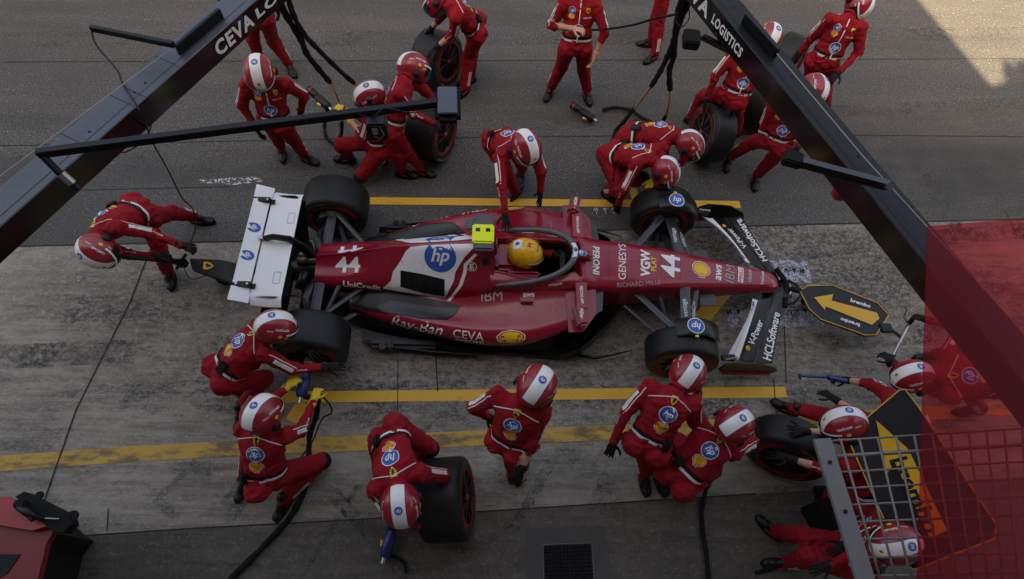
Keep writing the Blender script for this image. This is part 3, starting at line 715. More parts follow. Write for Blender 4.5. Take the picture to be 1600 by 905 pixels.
for s_ in (1, -1):
    elems = []
    for (A, Bq, m, nm) in ((LE, B1, M_CARB, 'main_plane'), (B1, B2, M_CARB, 'flap'), (B2, B3, M_WHITE, 'flap'), (B3, TE, M_WHITE, 'flap')):
        b = MB(); top = []; bot = []
        for t in frange(0, 1, 16):
            p, q = crv(A, t), crv(Bq, t); row = []; rb = []
            for c in (0.03, .2, .5, .8, .95):
                z = p[2]+(q[2]-p[2])*c + .012*math.sin(c*math.pi)*-1
                row.append(Vector((p[0]+(q[0]-p[0])*c, YC+s_*(p[1]+(q[1]-p[1])*c), z+.006))); rb.append(Vector((row[-1].x, row[-1].y, z-.008)))
            top.append(row); bot.append(rb)
        b.grid(top, m); b.grid(bot, m); b.grid([[r_[0] for r_ in top], [r_[0] for r_ in bot]], m); b.grid([[r_[-1] for r_ in top], [r_[-1] for r_ in bot]], m)
        e_ = b.build(nm, car, smooth=True, sharp=40); elems.append(e_)
    # endplate
    b = MB(); yb = LE[3][1]+.012
    pl = [(4.56, .13), (4.60, .20), (4.56, .29), (4.38, .40), (4.12, .42), (4.02, .36), (4.00, .22), (4.06, .13)]
    o0 = [Vector((x, YC+s_*(yb+.02-.10*(z-.04)*-1*.5), z)) for x, z in pl]
    b.slab(o0, (0, s_, 0), .014, M_CARB); ep = b.build('endplate', car)
    b = MB(); b.box((4.06, YC+s_*(yb-.03), .36), (.14, .06, .05), M_BLK, bev=.01); b.tube([(4.02, YC+s_*(yb+.0), .38), (4.14, YC+s_*(yb-.02), .39)], .012, M_METAL, 6); b.build('wing_fastener', car)
    b = MB(); b.box((4.30, YC+s_*(yb+.035), .145), (.50, .06, .016), M_TRED, bev=.006); b.build('skid', ep)
    bv = bvh_of([elems[0]]); bv2 = bvh_of([elems[1]])
    def wtext(s, pA, pB, m, bvx, par, sc=1.0, bold=.02, layers=None, size=None, flip=False):
        A_, B__ = pix(*pA), pix(*pB)
        if s_ > 0: A_.y, B__.y = 2*YC-B__.y, 2*YC-A_.y; A_.x, B__.x = B__.x, A_.x
        U = (B__-A_); w = U.length; U.z = 0; U.normalize(); V = Vector((0, 0, 1)).cross(U); b = MB()
        if layers: lay(layers, (A_+B__)/2, U, V, (0, 0, 1), bvx, size, b, off=.004)
        else: lay([(xf(text2d(s, bold), 1, sy=sc), m, 0)], (A_+B__)/2, U, V, (0, 0, 1), bvx, w, b, off=.004)
        return b.build('lettering', par)
    wtext('HCLSoftware', (1198, 562, .28), (1213, 488, .27), M_WHITED, bv, elems[0], 1.1)
    wtext('V-Power', (1173, 538, .31), (1189, 500, .34), M_WHITED, bv2, elems[1], 1.2)
    wtext('', (1165, 548, .30), (1172, 540, .31), None, bv2, elems[1], layers=L_shell(False), size=.055)
    # inner blue dash on the white flaps
    wtext('', (1173, 486, .38), (1178, 474, .385), None, bvh_of([elems[2], elems[3]]), elems[2], layers=L_rect(1, .35, M_BLUE), size=.11)
    if s_ > 0:
        bv = bvh_of([ep]); b = MB(); c = Vector((4.28, YC+s_*(yb+.05), .29))
        lay(L_text('aws', M_GREY), c, Vector((-1, 0, 0))*-s_*-1, (0, 0, 1), (0, s_, 0), bv, .17, b, off=.003); b.build('lettering', ep)
# central wing box under the nose + jacking point
b = MB(); b.prism([(4.62, YC-.12), (4.93, YC-.10), (4.93, YC+.10), (4.62, YC+.12)], .19, .23, M_CARB)
b.tube([(4.90, YC-.10, .2), (4.93, YC-.04, .24), (4.93, YC+.04, .24), (4.90, YC+.10, .2)], .012, M_METAL, 8); b.build('wing_centre_section', car)

# rear wing ----------------------------------------------------------
RY = -.035; HW = .64
rw = []
def rwplane(x0, z0, x1, z1, zc, m, name, y0=-HW, y1=HW, tip=True):
    b = MB(); top = []; bot = []
    for y in frange(y0, y1, 41):
        e = abs(y)/HW; dip = .05*max(0, (e-.86)/.14)**2 if tip else 0; row = []; rb = []
        for c in frange(0, 1, 9):
            x = x0+(x1-x0)*c; z = z0+(z1-z0)*c + zc*math.sin(c*math.pi) - dip
            row.append(Vector((x, RY+y, z))); rb.append(Vector((x, RY+y, z-.016)))
        top.append(row); bot.append(rb)
    b.grid(top, m); b.grid(bot, m)
    for k in (0, -1): b.grid([[r_[k] for r_ in top], [r_[k] for r_ in bot]], M_BLK); 
    b.grid([top[0], bot[0]], m); b.grid([top[-1], bot[-1]], m)
    return b.build(name, car, smooth=True, sharp=50)
main = rwplane(-.20, .845, -.475, .872, -.012, M_WHITE, 'rear_wing_main_plane')
flap = rwplane(-.487, .885, -.625, .945, -.004, M_WHITE, 'rear_wing_flap', -.47, .47, False)
for s_ in (1, -1):
    b = MB(); tp = [[(-.487, .50), (-.56, .50), (-.632, .50)], [(-.475, .57), (-.56, .57), (-.634, .57)], [(-.475, .645), (-.56, .645), (-.634, .645)]]
    zz = lambda x: .878+(-.475-x)/.16*.062
    b.grid([[Vector((x, RY+s_*y, zz(x))) for x, y in r_] for r_ in tp], M_WHITE); b.grid([[Vector((x, RY+s_*y, zz(x)-.014)) for x, y in r_] for r_ in tp], M_WHITE); b.build('wing_tip_panel', car)
    b = MB(); b.box((-.55, RY+s_*.475, .912), (.15, .055, .03), M_BLK, bev=.004); b.box((-.463, RY+s_*.475, .882), (.05, .055, .012), M_BLK, bev=.004)
    for dx in (-.05, .05): b.tube([(-.55+dx, RY+s_*.475, .926), (-.55+dx, RY+s_*.475, .931)], .010, M_METAL, 8)
    b.build('flap_hinge', car)
    b = MB()
    for k in range(2): pass
    pl = [(-.17, .83), (-.63, .93), (-.66, .60), (-.62, .30), (-.30, .24), (-.20, .45), (-.16, .7)]
    rws = []
    for z in frange(.86, .30, 12):
        q = (z-.2)/.73; inset = .42*(1-q)**.75 + .02*max(0, (q-.85)/.15)**2
        x0 = -.165-.04*(1-q) if z < .84 else -.19-.35*(z-.84)/.1; x1 = -.635+.02*(1-q)
        rws.append([Vector((x0+(x1-x0)*t, RY+s_*(HW+.012-inset), z)) for t in frange(0, 1, 6)])
    b.grid(rws, M_CARB); b.grid([[v+Vector((0, -s_*.012, 0)) for v in r_] for r_ in rws], M_CARB); b.build('rear_endplate', car, smooth=True)
b = MB(); b.tube([(-.455, YC+.02, .895), (-.36, YC+.02, .93), (-.22, YC+.02, .90), (-.13, YC+.02, .78), (-.08, YC+.02, .60), (-.03, YC+.02, .50)], [.018, .022, .024, .026, .03, .035], M_BLK, 10, flat=2.0); b.build('wing_pylon', car, smooth=True)
b = MB(); b.tube([(-.50, YC+.02, .905), (-.455, YC+.02, .915)], .02, M_METAL, 8); b.build('flap_actuator', car)
b = MB()
for q in (0, 1):
    rws = [[Vector((-.28+.0*q-c*.20, RY+y, .40+.08*q+c*.06-.02*math.sin(c*3.1))) for c in frange(0, 1, 5)] for y in frange(-.6, .6, 9)]
    b.grid(rws, M_CARB)
b.build('beam_wing', car, smooth=True)
bv = bvh_of([flap])
for px, py in ((397, 355.5), (386.5, 399)):
    h, n_ = hitpix(px, py, bv)
    if h is not None:
        b = MB(); U = Vector((0, 1, 0)); N0 = Vector((-.2, 0, .97)).normalized(); U = Vector((.12, .99, 0)).normalized(); V = N0.cross(U)
        lay(L_badge_plain(), h, U, V, N0, bv, .105, b, off=.003); b.build('round_badge', flap)
b = MB()
bv = bvh_of([main])
for (px, py) in ((455, 341), (432.5, 434)):
    h, n_ = hitpix(px, py, bv)
    if h is not None:
        for (w_, h_, dx, dy) in ((.001, .12, -.03, 0), (.001, .12, .03, 0), (.06, .001, 0, .06), (.06, .001, 0, -.06)):
            b.box(h+Vector((dx, dy, .003)), (max(w_, .003), max(h_, .003), .002), M_GREY)
b.build('access_panel', main)

# halo ---------------------------------------------------------------
hp = []
for t in frange(-1, 1, 41):
    a = t*math.pi*.5; x = 1.74+.78*math.cos(a)**.62 if abs(t) < 1 else 1.74; y = .315*math.sin(a)
    z = .70+.155*math.cos(a)**.7 if abs(t) < 1 else .70; hp.append(Vector((x, YC+y, z)))
b = MB(); b.tube(hp, [.012]+[.026+.006*math.cos(t*1.5) for t in frange(-1, 1, 39)]+[.012], mat('halo_grey', (.075, .08, .09), .35, noise_amt=.1), 12)
b.tube([(2.51, YC, .85), (2.60, YC, .80), (2.70, YC, .70)], [.022, .022, .03], M_RED, 10)
halo = b.build('halo', car, smooth=True)
bvh_halo = bvh_of([halo])
b = MB(); lay([(poly2d([(-.5,-.55),(.5,-.42),(.5,.42),(-.5,.55)], .12), M_WHITED, 0)], (2.515, YC, .9), (0, -1, 0), (1, 0, 0), (0, 0, 1), bvh_halo, .16, b, reach=.1, off=.002)
lay([(xf(disc2d(.5, 16, 2), 1), M_BLUE, 0)], (2.515, YC, .9), (0, -1, 0), (1, 0, 0), (0, 0, 1), bvh_halo, .05, b, reach=.1, off=.004)
b.build('halo_marking', halo)

# camera pod on the airbox ------------------------------------------
b = MB(); M_POD = mat('pod_grey', (.06, .065, .075), .5)
b.box((1.625, YC+.17, 1.075), (.19, .15, .05), M_POD, bev=.02); b.box((1.63, YC-.115, 1.065), (.19, .09, .055), M_POD, bev=.018); b.box((1.50, YC+.13, 1.06), (.10, .13, .04), M_POD, bev=.015)
b.box((1.625, YC+.015, 1.075), (.205, .215, .075), M_YELN, bev=.016); b.box((1.61, YC, 1.02), (.14, .06, .09), M_BLK)
for dx in (-.05, .045): b.box((1.625+dx, YC+.045, 1.114), (.042, .038, .004), M_BLK)
b.build('roll_hoop_camera', car, smooth=True, sharp=40)
b = MB(); b.box((1.85, YC, .66), (.22, .30, .18), M_RED, bev=.04)
for s_ in (1, -1): b.box((2.02, YC+s_*.185, .69), (.34, .06, .10), M_RED, bev=.025)
b.build('headrest', car, smooth=True, sharp=50)
b = MB(); b.box((2.42, YC, .60), (.05, .26, .13), M_BLK, bev=.02); b.tube([(2.40, YC-.12, .57), (2.40, YC-.14, .62), (2.40, YC-.11, .67)], .016, M_BLKM, 8); b.tube([(2.40, YC+.12, .57), (2.40, YC+.14, .62), (2.40, YC+.11, .67)], .016, M_BLKM, 8)
b.build('steering_wheel', car, smooth=True, sharp=40)

M_WEAVE = mat('carbon_weave', (.012, .012, .013), .35); n, b = nodes(M_WEAVE); ck = N_(n, 'ShaderNodeTexChecker'); ck.inputs['Scale'].default_value = 50
ck.inputs['Color1'].default_value = (.004, .004, .004, 1); ck.inputs['Color2'].default_value = (.024, .025, .027, 1); n.links.new(N_(n, 'ShaderNodeTexCoord').outputs['Object'], ck.inputs['Vector']); n.links.new(ck.outputs[0], b.inputs['Base Color'])
# livery -------------------------------------------------------------
body_bvh = bvh_of([ecover, chassis] + pods)
def pxpoly(name, pts, m, off=.003, mirror=True, par=None, ml=6, target=None, check=None):
    """a painted field: outline traced in the photograph, dropped on the near flank, and its mirror on the far flank"""
    tg = target or body_bvh; V, Fc = poly2d(pts, ml); res = []
    for x, y in V:
        h, n_ = hitpix(x, y, tg)
        res.append(None if h is None else h + n_*(off if n_.dot(ray(x, y)) < 0 else -off))
    for s_ in ((1, -1) if mirror else (1,)):
        b = MB(); used = {}
        vs = []; fs = []
        for f in Fc:
            if any(res[i] is None for i in f): continue
            q = [res[i] for i in f]
            if max((q[i]-q[i-1]).length for i in range(3)) > .16: continue
            for i in f:
                if i not in used: used[i] = len(vs); p = res[i]; vs.append(p if s_ > 0 else Vector((p.x, 2*YC-p.y, p.z)))
            fs.append(tuple(used[i] for i in f))
        if fs: b.add(vs, fs, m); b.build(name, par or car, smooth=True)
ec_bvh = bvh_of([ecover])
pxpoly('white_panel', [(641,386),(634,393),(626,408),(614,425),(611,439),(598,450.5),(690,466.5),(696,465),(709,439),(712,424),(725,403),(744,383),(742,381),(700,382),(660,384)], M_WHITE, .003, par=ecover, target=ec_bvh, ml=5)
pxpoly('white_stripe', [(741.8,396),(725,412.5),(723.6,425.8),(717,445.7),(698.7,470),(703.5,471),(722,447),(729,427),(730,415),(746,398)], M_WHITE, .003, par=ecover, target=body_bvh, ml=4)
pxpoly('cooling_louvre', [(626,422),(660,428),(695,436.5),(694.5,462.5),(660,457),(626,448)], M_CARB, .006, par=ecover, target=ec_bvh, ml=4)
for dx in (0, 17, 34, 51):
    pxpoly('louvre_slot', [(641+dx-4,426+dx*.22),(641+dx-1.5,426.5+dx*.22),(641+dx-1.5,450+dx*.22),(641+dx-4,449.5+dx*.22)], M_DARK, .009, par=ecover, target=ec_bvh, ml=6)
pod_bvh = bvh_of(pods)
pxpoly('carbon_panel', [(520,470),(560,483),(571,486),(596,489),(628,493.5),(659,499),(698,500.5),(710,493),(721,478),(706,474),(689,470),(641,461),(597,455),(559,450),(520,445)], M_CARB, .003, par=pods[1], target=pod_bvh, ml=5)
pxpoly('carbon_weave_panel', [(596,487),(628,491),(659,496.5),(698,498),(710,491),(719,479),(700,482),(650,476),(610,470),(590,478)], M_WEAVE, .0045, par=pods[1], target=pod_bvh, ml=5)
pxpoly('carbon_panel', [(515,470),(560,484),(574,489),(590,499),(606,508),(642,519),(678,529),(712,537),(712,550),(600,545),(515,500)], M_CARB, .003, par=pods[1], target=pod_bvh, ml=5)

def surf_text(name, shape_layers, pA, pB, par, tgt=None, mirror=False, rot180=False, off=.004, w=None, flat=None):
    """layers laid on the surface between two points seen at pA and pB (baseline direction A to B)"""
    tg = tgt or body_bvh; A_, nA = hitpix(*pA, tg); B__, nB = hitpix(*pB, tg)
    if A_ is None or B__ is None: return
    N0 = (nA+nB).normalized()
    if N0.dot(ray(*pA)) > 0: N0 = -N0
    for s_ in ((1, -1) if mirror else (1,)):
        A2, B2_, N2 = A_.copy(), B__.copy(), N0.copy()
        if s_ < 0:
            for q in (A2, B2_): q.y = 2*YC-q.y
            N2.y = -N2.y; A2, B2_ = B2_, A2
        U = (B2_-A2); wd = U.length if w is None else w; U.normalize(); U = (U-N2*U.dot(N2)).normalized(); V = N2.cross(U)
        b = MB(); lay(shape_layers, (A2+B2_)/2, U, V, N2, tg, wd, b, off=off, reach=.12, back=.12, clip=((1 if s_ < 0 else -1) if mirror else None))
        if b.f: b.build(name, par)
T = lambda s, m=M_WHITED, bold=.02, sy=1, shear=0: [(xf(text2d(s, bold, shear), 1, sy=sy), m, 0)]
bdg = L_badge_plain()
surf_text('round_badge', bdg, (676, 401.5), (700, 401.5), ecover, ec_bvh, True, w=.31, off=.006)
surf_text('race_number', T('44', bold=.025, sy=.82), (524.5, 413), (563, 413.5), ecover, ec_bvh, True)
surf_text('lettering', T('UniCredit', bold=.03, sy=1.05), (536, 443.5), (595, 450), ecover, ec_bvh, True)
surf_text('lettering', T('IBM', M_GREY, bold=.0), (752, 463), (785, 462), pods[1], pod_bvh, True)
surf_text('lettering', T('aws'), (817, 461), (835, 461), pods[1], None, True)
surf_text('lettering', T('Ray-Ban', bold=.0, shear=.5, sy=1.15), (610, 502), (692, 520), pods[1], pod_bvh, True)
surf_text('lettering', T('CEVA', bold=.0), (708, 521), (756, 527), pods[1], pod_bvh, True)
surf_text('lettering', T('PERONI', bold=.02), (713, 530.5), (755, 535), pods[1], pod_bvh, True)
surf_text('shell_badge', [(xf(q[0], 1, sy=.55), q[1], q[2]) for q in L_shell()], (775, 529), (822, 527), pods[1], pod_bvh, True, w=.28)
surf_text('lettering', T('PERONI', bold=.02), (931, 386), (931, 429), chassis)
surf_text('lettering', T('GENESYS', bold=.0), (971.5, 437), (971.5, 382), chassis)
surf_text('lettering', T('VGW', bold=.04), (1008, 433), (1008, 391), chassis)
surf_text('lettering', T('PLAY', M_YEL, bold=.03), (1021, 424), (1021, 401), chassis)
surf_text('race_number', T('44', bold=.025), (1047.5, 433), (1047.5, 398), chassis)
surf_text('shell_badge', L_shell(), (1084, 419), (1107, 423), chassis, w=.2)
surf_text('lettering', T('aws'), (1122, 438), (1123, 414), chassis)
surf_text('lettering', T('IBM', M_GREY, bold=.0), (1139, 441), (1140.5, 415), chassis)
surf_text('lettering', [(xf(poly2d([(-.5,-.16),(.5,-.16),(.5,.16),(-.5,.16)], .2), 1), M_WHITED, 0), (xf(text2d('PIRELLI', .02), .9), M_SOFT, .001)], (1156.5, 441), (1157, 418), chassis)
surf_text('lettering', T('CELSIUS', bold=.0), (1171, 441), (1171.5, 422), chassis)
surf_text('lettering', T('UniCredit', bold=.02), (1190, 444), (1191, 424), chassis)
surf_text('shield_badge', L_shield(), (1206, 443), (1206.5, 437), chassis, w=.035)
b = MB(); bm = bmesh.new(); bmesh.ops.create_uvsphere(bm, u_segments=20, v_segments=12, radius=1); b.add([Vector((2.60+v.co.x*.10, YC+v.co.y*.055, .79+v.co.z*.045)) for v in bm.verts], [[v.index for v in f.verts] for f in bm.faces], M_RED); bm.free()
hf = b.build('halo_fairing', car, smooth=True); bvf = bvh_of([hf]); b = MB(); lay(L_badge(), (2.585, YC, .84), (0, 1, 0), (-1, 0, 0), (0, 0, 1), bvf, .10, b, off=.006); b.build('round_badge', hf)
surf_text('round_mark', [(disc2d(.5, 24, 1, .44), M_WHITED, 0), (xf(text2d('E', .03), .38), M_WHITED, 0)], (729, 416.5), (745, 416.5), ecover, ec_bvh, True, w=.1)
surf_text('lettering', T('RICHARD MILLE', M_GREY, bold=.0), (964, 446), (1032, 441), chassis)
surf_text('lettering', T('ambipar', bold=.0), (878, 443), (856, 446), chassis, None, True)
for o_ in SA:
    bv = bvh_of([o_]); w_ = .19; lab = 'vantage' if SA.index(o_) % 2 == 0 else 'ESPACIO'
    c = sum((v.co for v in o_.data.vertices), Vector())/len(o_.data.vertices) + Vector((1.8, YC, 0))*0
    mw_ = o_.parent.matrix_basis @ o_.matrix_basis; c = mw_ @ (sum((v.co for v in o_.data.vertices), Vector())/len(o_.data.vertices))
    b = MB(); lay([(xf(text2d(lab, .0), 1, sy=1.1), M_WHITED, 0)], c, (0, 1, 0), (-1, 0, 0), (0, 0, 1), bv, w_, b, off=.002); b.build('lettering', o_)
# text on the mirror pods and stays
for o_ in [c_ for c_ in car.children if c_.name.startswith('mirror') and 'stay' not in c_.name]:
    bv = bvh_of([o_]); c = (o_.parent.matrix_basis @ o_.matrix_basis) @ (sum((v.co for v in o_.data.vertices), Vector())/len(o_.data.vertices)); b = MB()
    lay([(xf(text2d('VGW', .04), 1, dx=-.15), M_WHITED, 0), (xf(text2d('PLAY', .02), .4, dx=.62), M_YEL, 0)], c, Vector((.15*(-1 if c.y < 0 else -1), -1, 0)).normalized(), Vector((1, -.15, 0)).normalized(), (0, 0, 1), bv, .11, b, off=.003); b.build('lettering', o_)
for o_ in [c_ for c_ in car.children if c_.name.startswith('mirror_stay')]:
    bv = bvh_of([o_]); c = (o_.parent.matrix_basis @ o_.matrix_basis) @ (sum((v.co for v in o_.data.vertices), Vector())/len(o_.data.vertices)); b = MB()
    lay([(text2d('PERONI.APP', .02), M_WHITED, 0)], c, (0, -1, 0), (1, 0, 0), (0, 0, 1), bv, .2, b, off=.003); b.build('lettering', o_)

def seam(pts, par, tgt, r=.0016, m=None, mirror=True):
    P = []
    for (x0, y0), (x1, y1) in zip(pts, pts[1:]):
        k = max(2, int(math.hypot(x1-x0, y1-y0)/3))
        for i in range(k+1):
            h, n_ = hitpix(x0+(x1-x0)*i/k, y0+(y1-y0)*i/k, tgt)
            if h is not None and (not P or (h-P[-1]).length < .12): P.append(h)
    for s_ in ((1, -1) if mirror else (1,)):
        if len(P) > 1: b = MB(); b.tube([Vector((p.x, p.y if s_ > 0 else 2*YC-p.y, p.z)) for p in P], r, m or M_DARK, 5); b.build('panel_gap', par)
seam([(752, 470), (812, 471), (868, 466)], pods[1], pod_bvh)
seam([(864, 466), (866, 480), (862, 490)], pods[1], pod_bvh, .0022, M_GREY)
seam([(1033, 433), (1034, 395), (1064, 398), (1063, 435), (1033, 433)], chassis, body_bvh, mirror=False)
seam([(951, 375), (953, 457)], chassis, body_bvh, mirror=False)
seam([(498, 402), (516, 404), (540, 398)], ecover, ec_bvh, mirror=False)
seam([(627, 407), (660, 413), (700, 424), (712, 426)], ecover, ec_bvh)
seam([(768, 420), (768, 452), (800, 456)], chassis, body_bvh)
b = MB()
for x_, y_ in ((619, 411), (628, 408), (658, 411), (662, 415), (717, 427), (712, 447), (985, 409), (998, 408), (1077, 424), (1070, 441), (742, 438), (748, 431), (860, 452), (640, 462), (1150, 412), (1113, 405)):
    h, n_ = hitpix(x_, y_, body_bvh)
    if h is not None: b.tube([h-n_*.002, h+n_*.003], .006, M_BLK, 8)
fs_ = b.build('fasteners', car)
# black intake slot beside the roll hoop, belts on the driver side
pxpoly('intake_slot', [(753, 405), (764, 404), (766, 413), (754, 414)], M_DARK, .004, par=ecover, target=body_bvh, ml=4)
